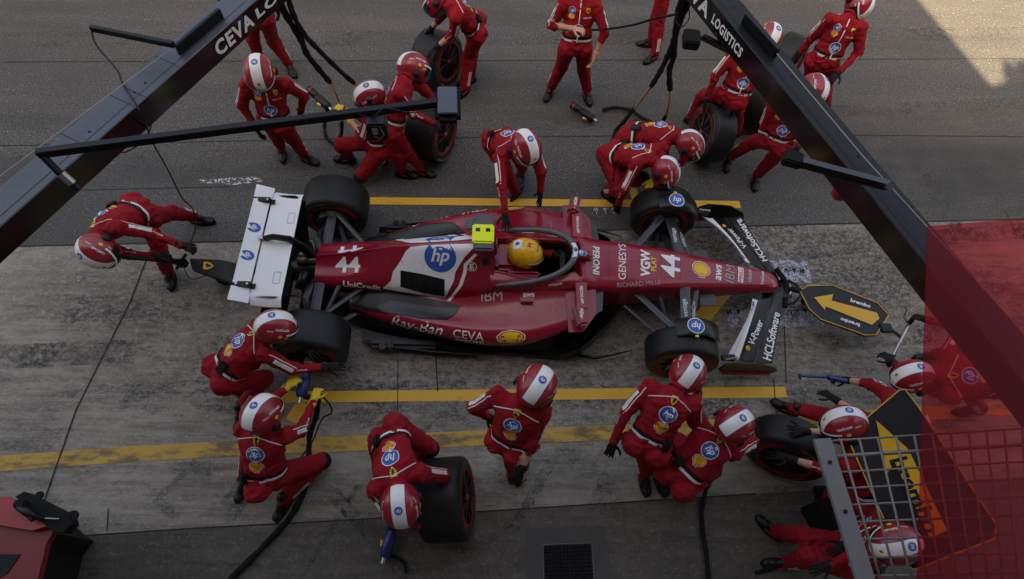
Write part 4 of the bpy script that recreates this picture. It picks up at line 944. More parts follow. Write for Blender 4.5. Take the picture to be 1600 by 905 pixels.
# ================================================================== PEOPLE
JN = ['pel','neck','head','ls','rs','le','re','lw','rw','lh','rh','lk','rk','la','ra']
SK = {
'jack_rear':[[-1.71,0.3,0.86],[-1.84,-0.12,1.08],[-1.78,-0.32,1.12],[-1.67,-0.09,1.15],[-1.97,-0.1,0.95],[-1.5,-0.0,0.93],[-1.81,-0.1,0.7],[-1.27,-0.04,0.81],[-1.56,-0.09,0.66],[-1.63,0.28,0.79],[-1.79,0.37,0.86],[-1.67,0.56,0.47],[-1.67,0.16,0.5],[-1.62,0.77,0.1],[-1.72,0.07,0.1]],
'walk_left':[[-0.63,1.5,0.91],[-0.6,1.57,1.4],[-0.58,1.47,1.58],[-0.42,1.56,1.35],[-0.77,1.5,1.38],[-0.3,1.66,1.11],[-0.9,1.48,1.12],[-0.4,1.68,0.87],[-0.84,1.43,0.87],[-0.54,1.45,0.88],[-0.72,1.53,0.88],[-0.6,1.65,0.5],[-0.79,1.7,0.49],[-0.57,1.73,0.09],[-0.86,1.84,0.1]],
'behind_beam':[[-1.13,3.12,0.94],[-1.1,3.13,1.44],[-1.06,3.11,1.64],[-0.93,3.19,1.39],[-1.28,3.15,1.41],[-0.9,3.28,1.11],[-1.47,3.13,1.19],[-0.95,3.32,0.86],[-1.52,3.13,0.93],[-1.04,3.09,0.91],[-1.22,3.14,0.91],[-1.1,3.22,0.5],[-1.34,3.22,0.51],[-1.02,3.25,0.09],[-1.4,3.3,0.1]],
'gun_far_rear':[[0.39,1.58,0.48],[0.43,1.72,0.96],[0.39,1.66,1.15],[0.38,1.54,0.96],[0.41,1.88,0.86],[0.27,1.5,0.7],[0.23,1.8,0.65],[0.1,1.7,0.72],[-0.0,1.93,0.64],[0.42,1.49,0.47],[0.38,1.67,0.42],[0.16,1.4,0.14],[-0.03,1.56,0.48],[0.4,1.73,0.09],[-0.03,1.72,0.09]],
'tyre_far_rear':[[0.59,1.51,0.91],[0.78,1.65,1.36],[0.85,1.84,1.37],[0.75,1.81,1.27],[0.74,1.47,1.37],[0.93,1.87,1.05],[0.85,1.47,1.1],[1.08,1.86,0.84],[1.03,1.52,0.92],[0.5,1.56,0.9],[0.61,1.41,0.9],[0.61,1.46,0.5],[0.69,1.52,0.49],[0.61,1.53,0.09],[0.82,1.57,0.09]],
'tyre_top':[[1.43,3.06,0.93],[1.17,2.92,1.33],[1.02,3.06,1.26],[1.25,2.77,1.28],[1.08,3.08,1.27],[1.2,2.85,1.0],[1.05,3.15,1.0],[1.01,2.82,0.83],[0.91,3.2,0.78],[1.47,2.97,0.89],[1.45,3.15,0.94],[1.36,3.08,0.48],[1.4,3.14,0.51],[1.31,2.93,0.1],[1.38,3.15,0.09]],
'stand_mid':[[2.64,2.78,0.96],[2.64,2.94,1.45],[2.63,3.04,1.64],[2.81,2.87,1.42],[2.45,2.9,1.41],[2.94,2.75,1.18],[2.34,2.88,1.14],[2.87,2.67,0.93],[2.56,2.75,1.21],[2.74,2.77,0.93],[2.54,2.76,0.93],[2.8,2.9,0.51],[2.52,2.9,0.51],[2.91,2.96,0.1],[2.44,3.0,0.09]],
'legs_top':[[3.84,3.98,0.96],[3.75,4.08,1.44],[3.71,4.07,1.64],[3.78,3.9,1.44],[3.78,4.25,1.36],[3.83,4.0,1.17],[3.85,4.26,1.08],[3.78,4.09,0.93],[3.79,4.35,0.85],[3.81,3.88,0.94],[3.89,4.05,0.92],[3.86,3.82,0.51],[3.83,3.94,0.51],[3.9,3.73,0.1],[3.88,3.99,0.09]],
'car_steady':[[1.78,1.29,0.91],[1.93,0.94,1.23],[2.01,0.82,1.38],[2.08,1.03,1.18],[1.77,0.87,1.15],[2.19,0.82,1.01],[1.79,0.6,1.05],[2.2,0.76,0.76],[1.83,0.39,0.91],[1.86,1.35,0.88],[1.68,1.29,0.9],[1.99,1.46,0.49],[1.83,1.29,0.49],[2.05,1.6,0.1],[1.96,1.26,0.1]],
'wheel_front_far':[[3.06,1.44,0.59],[3.38,1.17,0.86],[3.53,1.02,0.84],[3.46,1.33,0.84],[3.22,1.08,0.87],[3.62,1.14,0.69],[3.12,0.93,0.64],[3.54,1.15,0.44],[3.11,0.91,0.38],[3.1,1.53,0.58],[2.96,1.41,0.61],[3.37,1.28,0.36],[3.14,1.06,0.42],[3.29,1.6,0.1],[3.07,1.32,0.09]],
'gun_front_far':[[3.27,1.72,0.63],[3.67,1.51,0.84],[3.82,1.36,0.89],[3.74,1.65,0.75],[3.55,1.37,0.82],[3.87,1.41,0.66],[3.61,1.32,0.54],[3.69,1.23,0.58],[3.48,1.11,0.6],[3.31,1.8,0.58],[3.2,1.65,0.62],[3.58,2.02,0.33],[3.51,1.67,0.33],[3.48,2.36,0.1],[3.46,2.01,0.1]],
'tyre_right_a':[[4.46,2.17,0.83],[4.53,2.35,1.29],[4.66,2.42,1.45],[4.7,2.34,1.22],[4.35,2.38,1.26],[4.61,2.19,0.98],[4.2,2.28,1.03],[4.47,2.08,0.8],[4.18,2.2,0.78],[4.5,2.09,0.82],[4.37,2.22,0.8],[4.66,2.29,0.48],[4.26,2.52,0.51],[4.8,2.36,0.09],[4.24,2.55,0.1]],
'walk_right':[[4.82,1.47,0.87],[4.79,1.59,1.36],[4.96,1.62,1.48],[4.95,1.49,1.34],[4.62,1.59,1.3],[5.12,1.48,1.11],[4.64,1.57,1.01],[4.97,1.31,0.99],[4.88,1.6,0.9],[4.85,1.38,0.86],[4.76,1.54,0.82],[4.96,1.57,0.5],[4.77,1.81,0.49],[4.94,1.64,0.09],[4.65,1.91,0.1]],
'stand_right':[[5.61,2.71,0.93],[5.67,2.84,1.43],[5.8,2.99,1.51],[5.83,2.75,1.38],[5.48,2.83,1.41],[5.92,2.66,1.11],[5.43,2.9,1.12],[5.75,2.52,0.96],[5.4,2.92,0.85],[5.7,2.7,0.89],[5.51,2.74,0.9],[5.87,2.78,0.49],[5.69,2.81,0.5],[6.06,2.79,0.1],[5.84,2.84,0.1]],
'wheel_rear_near':[[-0.61,-1.28,0.69],[-0.26,-1.03,0.94],[-0.11,-1.01,1.09],[-0.35,-0.9,0.85],[-0.2,-1.2,0.94],[-0.23,-0.83,0.59],[-0.01,-1.25,0.73],[-0.01,-0.97,0.6],[0.23,-1.18,0.63],[-0.69,-1.23,0.69],[-0.58,-1.38,0.69],[-0.49,-1.01,0.38],[-0.38,-1.2,0.36],[-0.76,-1.17,0.1],[-0.63,-1.42,0.1]],
'gun_rear_near':[[-0.13,-2.14,0.52],[-0.1,-1.86,0.94],[-0.06,-1.78,1.13],[-0.27,-1.83,0.88],[0.08,-1.88,0.89],[-0.22,-1.6,0.72],[0.12,-1.76,0.63],[-0.06,-1.4,0.67],[0.17,-1.5,0.6],[-0.17,-2.23,0.55],[-0.06,-2.1,0.46],[-0.34,-1.85,0.43],[0.2,-1.92,0.17],[-0.46,-2.07,0.09],[-0.08,-2.23,0.1]],
'tyre_near_a':[[0.91,-1.85,0.75],[1.03,-2.26,1.02],[1.08,-2.44,1.11],[1.19,-2.18,0.98],[0.86,-2.3,0.95],[1.36,-2.15,0.75],[1.02,-2.5,0.8],[1.36,-2.27,0.52],[1.15,-2.51,0.58],[0.95,-1.77,0.8],[0.82,-1.87,0.7],[1.2,-1.85,0.46],[0.83,-2.17,0.39],[0.99,-1.88,0.09],[0.76,-1.88,0.1]],
'stand_near':[[1.89,-1.91,0.96],[1.95,-1.75,1.44],[2.06,-1.68,1.61],[1.78,-1.68,1.39],[2.12,-1.8,1.39],[1.6,-1.71,1.17],[2.07,-1.96,1.14],[1.7,-1.7,0.93],[1.99,-2.12,0.95],[1.8,-1.88,0.93],[1.96,-1.98,0.95],[1.92,-1.88,0.51],[2.0,-1.93,0.51],[1.96,-1.98,0.1],[2.02,-2.01,0.09]],
'wheel_front_near':[[3.03,-1.89,0.89],[3.18,-1.59,1.28],[3.31,-1.43,1.28],[3.0,-1.54,1.25],[3.34,-1.66,1.21],[2.83,-1.69,1.06],[3.43,-1.72,0.94],[2.76,-1.87,0.88],[3.41,-1.47,0.84],[2.93,-1.88,0.89],[3.1,-1.97,0.89],[3.1,-1.82,0.49],[3.27,-1.85,0.5],[3.19,-1.96,0.09],[3.33,-1.97,0.09]],
'gun_front_near':[[3.32,-2.1,0.67],[3.63,-1.83,0.94],[3.68,-1.8,1.14],[3.48,-1.72,0.92],[3.74,-1.95,0.87],[3.53,-1.54,0.7],[3.97,-1.83,0.74],[3.63,-1.36,0.55],[4.04,-1.62,0.6],[3.22,-2.07,0.68],[3.36,-2.2,0.66],[3.43,-1.75,0.47],[3.7,-2.0,0.49],[3.45,-1.91,0.09],[3.57,-1.99,0.09]],
'jack_front':[[6.21,-1.24,0.88],[5.7,-1.26,0.94],[5.49,-1.25,0.87],[5.75,-1.44,0.9],[5.75,-1.1,1.03],[5.68,-1.26,0.68],[5.93,-0.87,1.07],[5.51,-1.05,0.67],[5.78,-0.71,0.92],[6.24,-1.32,0.83],[6.23,-1.14,0.85],[6.33,-1.21,0.42],[6.31,-0.87,0.51],[6.62,-1.29,0.11],[6.39,-0.71,0.11]],
'gun_right':[[5.45,-1.73,0.49],[5.22,-1.57,0.9],[5.18,-1.73,1.03],[5.12,-1.72,0.85],[5.26,-1.41,0.81],[5.07,-1.54,0.62],[5.29,-1.23,0.59],[4.97,-1.35,0.48],[5.19,-1.11,0.38],[5.53,-1.79,0.52],[5.44,-1.66,0.42],[5.1,-1.8,0.47],[5.06,-1.48,0.32],[5.22,-1.94,0.1],[4.74,-1.32,0.1]],
'tyre_near_b':[[4.94,-2.25,0.74],[4.7,-1.93,1.03],[4.59,-1.78,1.14],[4.6,-2.09,1.05],[4.74,-1.82,0.88],[4.56,-2.06,0.77],[4.72,-1.7,0.61],[4.35,-1.95,0.65],[4.48,-1.72,0.71],[4.88,-2.33,0.72],[5.03,-2.21,0.71],[4.8,-2.21,0.32],[4.96,-1.99,0.34],[5.15,-2.29,0.1],[5.21,-2.23,0.1]],
'corner':[[4.76,-2.72,0.54],[4.76,-2.58,1.02],[4.71,-2.68,1.2],[4.65,-2.73,1.01],[4.83,-2.44,0.93],[4.68,-2.7,0.73],[4.83,-2.48,0.65],[4.43,-2.78,0.74],[4.62,-2.62,0.68],[4.79,-2.82,0.54],[4.81,-2.64,0.49],[4.38,-2.71,0.52],[4.39,-2.55,0.51],[4.38,-2.72,0.1],[4.34,-2.47,0.1]],
}
SK['driver'] = [[1.62,-.02,.30],[1.90,-.02,.66],[2.03,-.025,.80],[1.90,.14,.62],[1.90,-.18,.62],[2.10,.20,.46],[2.10,-.24,.46],[2.32,.13,.56],[2.32,-.17,.56],[1.64,.06,.30],[1.64,-.10,.30],[1.95,.06,.34],[1.95,-.10,.34],[2.0,.06,.3],[2.0,-.10,.3]]

# -------- helmet shared by the crew (local: +X the way it looks, +Z up)
def helmet_shape():
    bm = bmesh.new(); bmesh.ops.create_uvsphere(bm, u_segments=48, v_segments=32, radius=1)
    for v in bm.verts:
        x, y, z = v.co
        X = x*.172 + (.008 if x > 0 else 0); Y = y*.148; Z = z*.158
        if z < -.2: Y *= 1-.10*(-z-.2); X *= 1-.06*(-z-.2)
        if x > .2 and z < -.1: X += .022*min(1, (x-.2)/.5)*min(1, (-z-.1)/.4)
        Z = max(Z, -.128)
        v.co = (X, Y, Z)
    me = bpy.data.meshes.new('helmet'); bm.to_mesh(me); bm.free()
    me.polygons.foreach_set('use_smooth', [True]*len(me.polygons)); return me
def helmet_mat(name, red, stripe, driver=False):
    m = bpy.data.materials.new(name); n, b = nodes(m); co = N_(n, 'ShaderNodeTexCoord').outputs['Object']
    sp = N_(n, 'ShaderNodeSeparateXYZ'); n.links.new(co, sp.inputs[0])
    ay = N_(n, 'ShaderNodeMath', operation='ABSOLUTE'); n.links.new(sp.outputs[1], ay.inputs[0])
    def step(v, t, up=True, s=.0012): return rng(n, v, t-s, t+s, 0 if up else 1, 1 if up else 0)
    inx = mul(n, step(ay.outputs[0], .050, False), step(sp.outputs[2], -.03))
    line = mul(n, mul(n, step(ay.outputs[0], .053), step(ay.outputs[0], .056, False)), step(sp.outputs[2], -.03))
    rim = step(sp.outputs[2], -.112, False)
    t = tex(n, co, 14, 4)
    base = mixc(n, rng(n, t, .3, .7), tuple(q*.85 for q in red), red)
    c = mixc(n, inx, base, stripe); c = mixc(n, line, c, (.02, .02, .02)); c = mixc(n, rim, c, (.02, .02, .02))
    if driver: c = mixc(n, mul(n, rng(n, tex(n, co, 30, 5, .7, loc=(1, 2, 3)), .56, .62), .5), base, (.30, .04, .02)); c = mixc(n, rim, c, (.5, .5, .5))
    n.links.new(c, b.inputs['Base Color']); b.inputs['Roughness'].default_value = .32; b.inputs['Coat Weight'].default_value = .25; b.inputs['Coat Roughness'].default_value = .15
    return m
HEL = helmet_shape(); HEL.materials.append(helmet_mat('helmet_paint', (.30, .009, .022), (.76, .74, .74)))
HELD = helmet_shape(); HELD.materials.append(helmet_mat('driver_helmet_paint', (.80, .43, .02), (.80, .43, .02), True))
def helmet_kit(driver=False):
    kit = []
    # visor: a shell a little outside the helmet front
    b = MB(); rws = []
    for z in frange(-.055, .042, 8):
        row = []
        for a in frange(-1.15, 1.15, 22):
            zz = z/.158; cr = math.sqrt(max(.05, 1-zz*zz)); row.append(Vector(((.172*cr+.012)*math.cos(a)+.010, (.148*cr+.006)*math.sin(a), z)))
        rws.append(row)
    b.grid(rws, M_VIS); kit.append(('visor', b.mesh('visor', True)))
    b = MB(); rws = []
    for z in (.040, .055):
        rws.append([Vector(((.172*math.sqrt(1-(z/.158)**2)+.013)*math.cos(a)+.010, (.148*math.sqrt(1-(z/.158)**2)+.008)*math.sin(a), z)) for a in frange(-1.35, 1.35, 24)])
    b.grid(rws, M_WHITED if not driver else M_WHITED); kit.append(('visor_strip', b.mesh('visor_strip', True)))
    bv = BVHTree.FromPolygons([v.co.copy() for v in (HEL).vertices], [tuple(p.vertices) for p in HEL.polygons])
    if not driver:
        b = MB(); nn = Vector((-.42, 0, .9)).normalized(); U = Vector((0, -1, 0)); lay(L_badge_plain(), Vector((-.075, 0, .14)), U, nn.cross(U)*1, nn, bv, .062, b, off=.002, reach=.1)
        kit.append(('round_badge', b.mesh('round_badge')))
        b = MB(); nn = Vector((.72, 0, .69)).normalized(); U = Vector((0, 1, 0)); lay([(poly2d(SHIELD, .5), M_YEL, 0), (poly2d(HORSE, .5), M_BLK, .001)], Vector((.12, 0, .11)), U, nn.cross(U), nn, bv, .036, b, off=.002, reach=.1)
        kit.append(('shield_badge', b.mesh('shield_badge')))
        for s_ in (1, -1):
            b = MB(); nn = Vector((0, s_*.80, .6)).normalized(); U = Vector((-s_, 0, 0)); V = nn.cross(U)
            lay([(text2d('UniCredit', .03), M_WHITED, 0)], Vector((.01, s_*.12, .085)), U, V, nn, bv, .115, b, off=.002, reach=.1)
            lay([(disc2d(.5, 12, 1), M_YEL, 0)], Vector((-.0, s_*.14, .03)), U, V, Vector((0, s_, .2)).normalized(), bv, .036, b, off=.002, reach=.1)
            lay([(text2d('PERONI', .03), M_WHITED, 0)], Vector((-.085, s_*.115, .06)), U, V, nn, bv, .045, b, off=.002, reach=.1)
            kit.append(('helmet_lettering', b.mesh('helmet_lettering'))); b = MB()
            lay([(text2d('CEVA', .03), M_WHITED, 0)], Vector((.075, s_*.13, .01)), U, V, Vector((.2, s_, .2)).normalized(), bv, .05, b, off=.002, reach=.1)
            kit.append(('helmet_lettering', b.mesh('helmet_lettering')))
            b = MB(); b.tube([(0, s_*.138, -.06), (0, s_*.160, -.06)], [.042, .032], M_BLK, 14); kit.append(('ear_cover', b.mesh('ear_cover', True)))
    else:
        b = MB(); nn = Vector((-.5, 0, .86)).normalized(); U = Vector((0, -1, 0)); 
        lay([(poly2d([(-.5,-.4),(.5,-.4),(.42,.4),(-.42,.4)], .15), M_WHITED, 0), (disc2d(.2, 14, 2), M_BLUE, .001)], Vector((-.11, 0, .12)), U, nn.cross(U), nn, bv, .11, b, off=.002, reach=.1); kit.append(('rear_panel', b.mesh('rear_panel')))
        b = MB(); nn = Vector((.05, 0, 1)).normalized(); lay([(text2d('44', .05), M_SOFT, 0)], Vector((.0, .0, .15)), U, nn.cross(U), nn, bv, .06, b, off=.002, reach=.1)
        lay([(text2d('UniCredit', .02), M_BLK, 0)], Vector((.075, 0, .12)), Vector((0, 1, 0)), Vector((-.8, 0, .6)), Vector((.6, 0, .8)), bv, .10, b, off=.002, reach=.1); kit.append(('helmet_lettering', b.mesh('helmet_lettering')))
    return kit
HKIT, HKITD = helmet_kit(), helmet_kit(True)

# -------- voxel skin
def voxel(mb_parts, size, name='v', smooth_it=3):
    me = mb_parts.mesh(name); o = bpy.data.objects.new('tmp', me); COL.objects.link(o)
    r_ = o.modifiers.new('r', 'REMESH'); r_.mode = 'VOXEL'; r_.voxel_size = size; r_.use_smooth_shade = True
    sm_ = o.modifiers.new('s', 'SMOOTH'); sm_.factor = .5; sm_.iterations = smooth_it
    dg = bpy.context.evaluated_depsgraph_get(); dg.update(); e = o.evaluated_get(dg); out = bpy.data.meshes.new_from_object(e)
    bpy.data.objects.remove(o); bpy.data.meshes.remove(me); return out
def blob_s(mb, c, rx, ry=None, rz=None, rot=None):
    ry = ry or rx; rz = rz or rx; bm = bmesh.new(); bmesh.ops.create_uvsphere(bm, u_segments=14, v_segments=10, radius=1)
    T = rot if rot is not None else Matrix.Identity(3)
    mb.add([T @ Vector((v.co.x*rx, v.co.y*ry, v.co.z*rz)) + Vector(c) for v in bm.verts], [[v.index for v in f.verts] for f in bm.faces], M_SUIT); bm.free()
def limb(mb, a, c, r0, r1, n=14, bulge=0.0):
    a, c = Vector(a), Vector(c); blob_s(mb, a, r0); blob_s(mb, c, r1)
    pts = [a.lerp(c, t) for t in frange(0, 1, 6)]; mb.tube(pts, [r0+(r1-r0)*t+bulge*math.sin(t*math.pi) for t in frange(0, 1, 6)], M_SUIT, n)

# -------- gloved hands (local: +X fingers, +Z back of the hand, thumb on +Y)
def hand_mesh(name, curl, spread, m, m2=None):
    b = MB(); blob_s(b, (.045, 0, 0), .052, .042, .018); blob_s(b, (.0, 0, 0), .034, .031, .025); limb(b, (-.05, 0, 0), (.01, 0, 0), .038, .032)
    for i, (y, L) in enumerate(((.031, .072), (.011, .080), (-.010, .074), (-.030, .058))):
        a = spread*(1.5-i)*.16; p = Vector((.078, y, 0)); ang = 0; r = .0105
        for k, f in enumerate((.42, .32, .26)):
            ang += curl*(.55 if k == 0 else .8); d = Vector((math.cos(ang)*math.cos(a), math.cos(ang)*math.sin(a), -math.sin(ang))); q = p + d*L*f; limb(b, p, q, r, r*.92, 8); p = q; r *= .93
    p = Vector((.02, .034, -.004)); 
    for k, (L, an) in enumerate(((.036, .95), (.030, .65), (.024, .45))):
        d = Vector((math.cos(an), math.sin(an)*(1 if curl < .5 else .6), -.35*curl-.1)).normalized(); q = p + d*L; limb(b, p, q, .0125-.001*k, .0115-.001*k, 8); p = q
    me = voxel(b, .0042, name, 2); me.materials.clear(); me.materials.append(m); return me
HANDS = {('open', 0): hand_mesh('glove', .18, 1.0, M_GLV), ('grip', 0): hand_mesh('glove', .85, .4, M_GLV), ('relax', 0): hand_mesh('glove', .42, .5, M_GLV),
         ('grip', 1): hand_mesh('glove', .85, .4, M_YGLV), ('grip', 2): hand_mesh('hand', .75, .4, M_SKIN), ('relax', 2): hand_mesh('hand', .4, .4, M_SKIN)}
# -------- boots (local: +X toe, +Z up, origin at the ankle)
def boot_mesh():
    b = MB(); blob_s(b, (0, 0, .0), .048, .045, .06); limb(b, (0, 0, -.02), (0, 0, .07), .046, .05); blob_s(b, (-.03, 0, -.045), .055, .043, .042); blob_s(b, (.07, 0, -.045), .085, .046, .040); blob_s(b, (.145, .004, -.055), .065, .050, .030); blob_s(b, (.04, 0, -.01), .07, .038, .04)
    me = voxel(b, .009, 'boot', 3)
    for v in me.vertices: v.co.z = max(v.co.z, -.082)
    me.materials.clear(); me.materials.append(M_BLK); return me
BOOT = boot_mesh()
def sole_mesh():
    b = MB(); P = []
    for a in frange(0, 2*math.pi, 33)[:-1]:
        x = .148*math.cos(a)+.062; w = .044+.012*max(0, math.cos(a))-.006*math.cos(2*a); P.append((x, w*math.sin(a)))
    b.prism(P, -.096, -.080, M_BLKM); return b.mesh('sole')
SOLE = sole_mesh()
BTRIM = []
for q in (1, -1):
    b_ = MB(); b_.tube([(-.02, q*.047, -.03), (.05, q*.046, -.03), (.09, q*.05, -.05)], [.004, .006, .004], M_TRED, 6); BTRIM.append(b_.mesh('boot_trim', True))

def basis(x, z):
    x = Vector(x).normalized(); z = Vector(z); z = (z - x*z.dot(x))
    if z.length < 1e-4: z = x.orthogonal()
    z.normalize(); y = z.cross(x); return Matrix((x, y, z)).transposed()
def m4(R3, p): T = R3.to_4x4(); T.translation = Vector(p); return T

def person(key, label, look=None, pitch=.5, up=None, hands=('relax', 'relax'), glove=0, bare=(False, False), toes=None, helmet=True, radio=True, group='pit crew in red race suits', parts=True, seed=0, kneel=(False, False), back=True, front=True):
    J = {n: Vector(p) for n, p in zip(JN, SK[key])}
    drv = key == 'driver'
    base = (J['la']+J['ra'])/2; base.z = 0
    if drv: base = J['pel'].copy()
    root = thing('person', label, 'person', base, group)
    left = (J['ls']-J['rs']).normalized(); spine = (J['neck']-J['pel']).normalized(); left = (left - spine*left.dot(spine)).normalized(); fwd = left.cross(spine).normalized()
    hl = (J['lh']-J['rh']).normalized()
    # ---- body
    b = MB(); bend = 1-max(0, spine.z); waist = J['pel'].lerp(J['neck'], .45) - fwd*.05*bend
    ctr = [J['pel']-spine*.09, J['pel'], J['pel'].lerp(waist, .5), waist, J['pel'].lerp(J['neck'], .68)-fwd*.045*bend, J['pel'].lerp(J['neck'], .86)-fwd*.02*bend, J['neck']-spine*.0, J['neck']+spine*.05]
    wd = [.10, .172, .168, .162, .182, .186, .10, .062]; dp = [.09, .128, .122, .115, .130, .118, .085, .06]
    rows = []
    for i, c in enumerate(ctr):
        t = i/7; lf = hl.lerp(left, min(1, t*1.3)).normalized(); sp_ = (ctr[min(i+1, 7)]-ctr[max(i-1, 0)]).normalized(); lf = (lf-sp_*lf.dot(sp_)).normalized(); fw = lf.cross(sp_)
        rows.append([c + lf*wd[i]*math.cos(a)*(abs(math.cos(a))**-.12 if abs(math.cos(a)) > .05 else 1) + fw*dp[i]*math.sin(a) for a in frange(0, 2*math.pi, 25)[:-1]])
    b.grid(rows, M_SUIT, close=True); b.add(rows[0], [tuple(range(24))], M_SUIT); b.add(rows[-1], [tuple(range(24))], M_SUIT)
    limb(b, J['neck'], J['neck'].lerp(J['head'], .7), .062, .058)
    for s_ in 'lr':
        limb(b, J['neck']-spine*.07+(J[s_+'s']-J['neck'])*.25, J[s_+'s'], .088, .074)
        limb(b, J[s_+'s'], J[s_+'e'], .073, .056, bulge=.003); limb(b, J[s_+'e'], J[s_+'w'], .056, .036 if not drv else .04)
        limb(b, J['pel']+spine*.02, J[s_+'h'], .11, .108); limb(b, J[s_+'h'], J[s_+'k'], .106, .076, bulge=.006); limb(b, J[s_+'k'], J[s_+'a']+Vector((0, 0, .03)), .076, .062, bulge=.01)
        blob_s(b, J[s_+'h'] - fwd*.035*(1-bend*.5) , .105)
    me = voxel(b, .0135, 'body', 3); me.materials.clear()
    for m in (M_SUIT, M_SKIN, M_BLKM): me.materials.append(m)
    # ---- cloth folds and material per limb
    segs = [('pel','neck',.17),('neck','head',.06),('ls','le',.07),('rs','re',.07),('le','lw',.05),('re','rw',.05),('lh','lk',.1),('rh','rk',.1),('lk','la',.07),('rk','ra',.07)]
    co = np.array([v.co[:] for v in me.vertices]); best = np.full(len(co), 1e9); bi = np.zeros(len(co), int); bt = np.zeros(len(co))
    for k, (p, q, r) in enumerate(segs):
        A, B__ = np.array(J[p]), np.array(J[q]); d = B__-A; L = np.linalg.norm(d); t = np.clip(((co-A)@d)/L/L, 0, 1); dd = np.linalg.norm(co-(A+t[:, None]*d), axis=1)/r
        u = dd < best; best[u] = dd[u]; bi[u] = k; bt[u] = t[u]
    nm = np.array([v.normal[:] for v in me.vertices]); disp = np.zeros(len(co)); so = Vector((seed*3.1, seed*1.7, 0))
    for i in range(len(co)):
        p = Vector(co[i]); k = bi[i]; L = .45 if k in (0, 6, 7, 8, 9) else .28; t = bt[i]
        joint = max(0, 1-min(t, 1-t)*4.2) if k > 1 else .35+.65*max(0, 1-t*2.2)
        w = noise.noise(p*7+so)*1.6; s_ax = t*L
        fold = 1-abs(math.sin((s_ax/.075 + w)*math.pi)); fold2 = 1-abs(noise.noise(p*11+so))*2
        disp[i] = (.013*fold*(.25+.85*joint) + .011*fold2*(.5+.5*joint) + .006*noise.noise(p*24) - .008)
        if k in (4, 5) and bare[0 if k == 4 else 1] and t > .45: disp[i] = -.008
        if k == 1: disp[i] = 0
    co += nm*disp[:, None]; me.vertices.foreach_set('co', co.ravel())
    mi = []
    for p in me.polygons:
        v = p.vertices[0]; k, t = bi[v], bt[v]
        mi.append(1 if (k in (4, 5) and bare[0 if k == 4 else 1] and t > .42) else 2 if k == 1 and t > .25 else 0)
    me.polygons.foreach_set('material_index', mi); me.update()
    body = link('body', me, root, Matrix.Identity(4)); bv = bvh_of([body])
    # ---- head
    hc = J['head']; upv = Vector(up) if up else (J['head']-J['neck']).normalized()*.6+Vector((0, 0, .4))
    lk = look if look is not None else fwd
    lk = Vector(lk).normalized(); lk = (lk*math.cos(pitch)+Vector((0, 0, -1))*math.sin(pitch)).normalized() if up is None else lk
    R3 = basis(lk, upv)
    if helmet:
        T = m4(R3, hc); h = link('helmet', HELD if drv else HEL, root, T)
        for nme, mm in (HKITD if drv else HKIT): link(nme, mm, h, T)
    else:
        T = m4(R3, hc); hb = MB(); blob_s(hb, (0, 0, 0), .095, .077, .115); blob_s(hb, (.085, 0, -.015), .02, .014, .02); blob_s(hb, (-.01, 0, .02), .10, .082, .115); hm = voxel(hb, .009, 'head', 2); hm.materials.clear(); hm.materials.append(M_SKIN)
        h = link('head', hm, root, T); hb = MB(); blob_s(hb, (-.022, 0, .03), .098, .086, .105); hr = voxel(hb, .009, 'hair', 1); hr.materials.clear(); hr.materials.append(mat('hair_brown', (.05, .03, .018), .8)); link('hair', hr, h, T)
    # ---- hands
    for s_, hp_, sd in (('l', hands[0], 1), ('r', hands[1], -1)):
        d = (J[s_+'w']-J[s_+'e']).normalized(); g = glove if not (glove == 2 and hp_ == 'open') else 2
        key_ = (hp_, g) if (hp_, g) in HANDS else (hp_, 0)
        bk = Vector((0, 0, 1)) if abs(d.z) < .8 else -left*sd*-1
        R_ = basis(d, bk); 
        if sd < 0: R_ = R_ @ Matrix.Diagonal((1, 1, 1)).to_3x3(); T = m4(R_, J[s_+'w']+d*.03) @ Matrix.Diagonal((1, -1, 1, 1))
        else: T = m4(R_, J[s_+'w']+d*.03)
        link('hand' if g == 2 else 'glove', HANDS[key_], root, T)
    # ---- boots
    for i, s_ in enumerate('lr'):
        if drv: break
        an, kn = J[s_+'a'], J[s_+'k']; sh = (an-kn); flat = Vector((sh.x, sh.y, 0))
        if toes and toes[i] is not None:
            td = pix(toes[i][0], toes[i][1], .04)-an; td.z = 0
        elif kn.z < .22 and flat.length > .25: td = None
        else: td = Vector((fwd.x, fwd.y, 0)) if abs(fwd.z) < .75 else Vector((spine.x, spine.y, 0))
        if td is None: x = (flat.normalized()*.75 + Vector((0, 0, -.35))).normalized(); zz = -flat.normalized()*.2+Vector((0, 0, -1)); R_ = basis(x, -flat.normalized()*.3 - Vector((0, 0, 1)) if kneel[i] else Vector((0, 0, 1)))
        else: R_ = basis(td, Vector((0, 0, 1)))
        T = m4(R_, an); bt_ = link('boot', BOOT, root, T); link('sole', SOLE, bt_, T); [link('boot_trim', q, bt_, T) for q in BTRIM]
    if drv: return root
    # ---- badges, belt, stripes
    def onb(name, layers, c, U, N0, size, off=.004, reach=.25):
        b2 = MB(); N0 = Vector(N0).normalized(); U = Vector(U); U = (U-N0*U.dot(N0)).normalized(); V = N0.cross(U); lay(layers, c, U, V, N0, bv, size, b2, off=off, reach=reach, back=.3)
        if b2.f: link(name, b2.mesh(name), root, Matrix.Identity(4))
    P_ = lambda t: J['pel'].lerp(J['neck'], t)
    bk = -fwd
    if back:
        onb('shield_badge', L_shield(), P_(.97)+bk*.05, -left, bk, .07)
        onb('round_badge', L_badge(), P_(.74)+bk*.05, -left, bk, .145)
        onb('shell_badge', L_shell(), P_(.49)+bk*.05, -left, bk, .115)
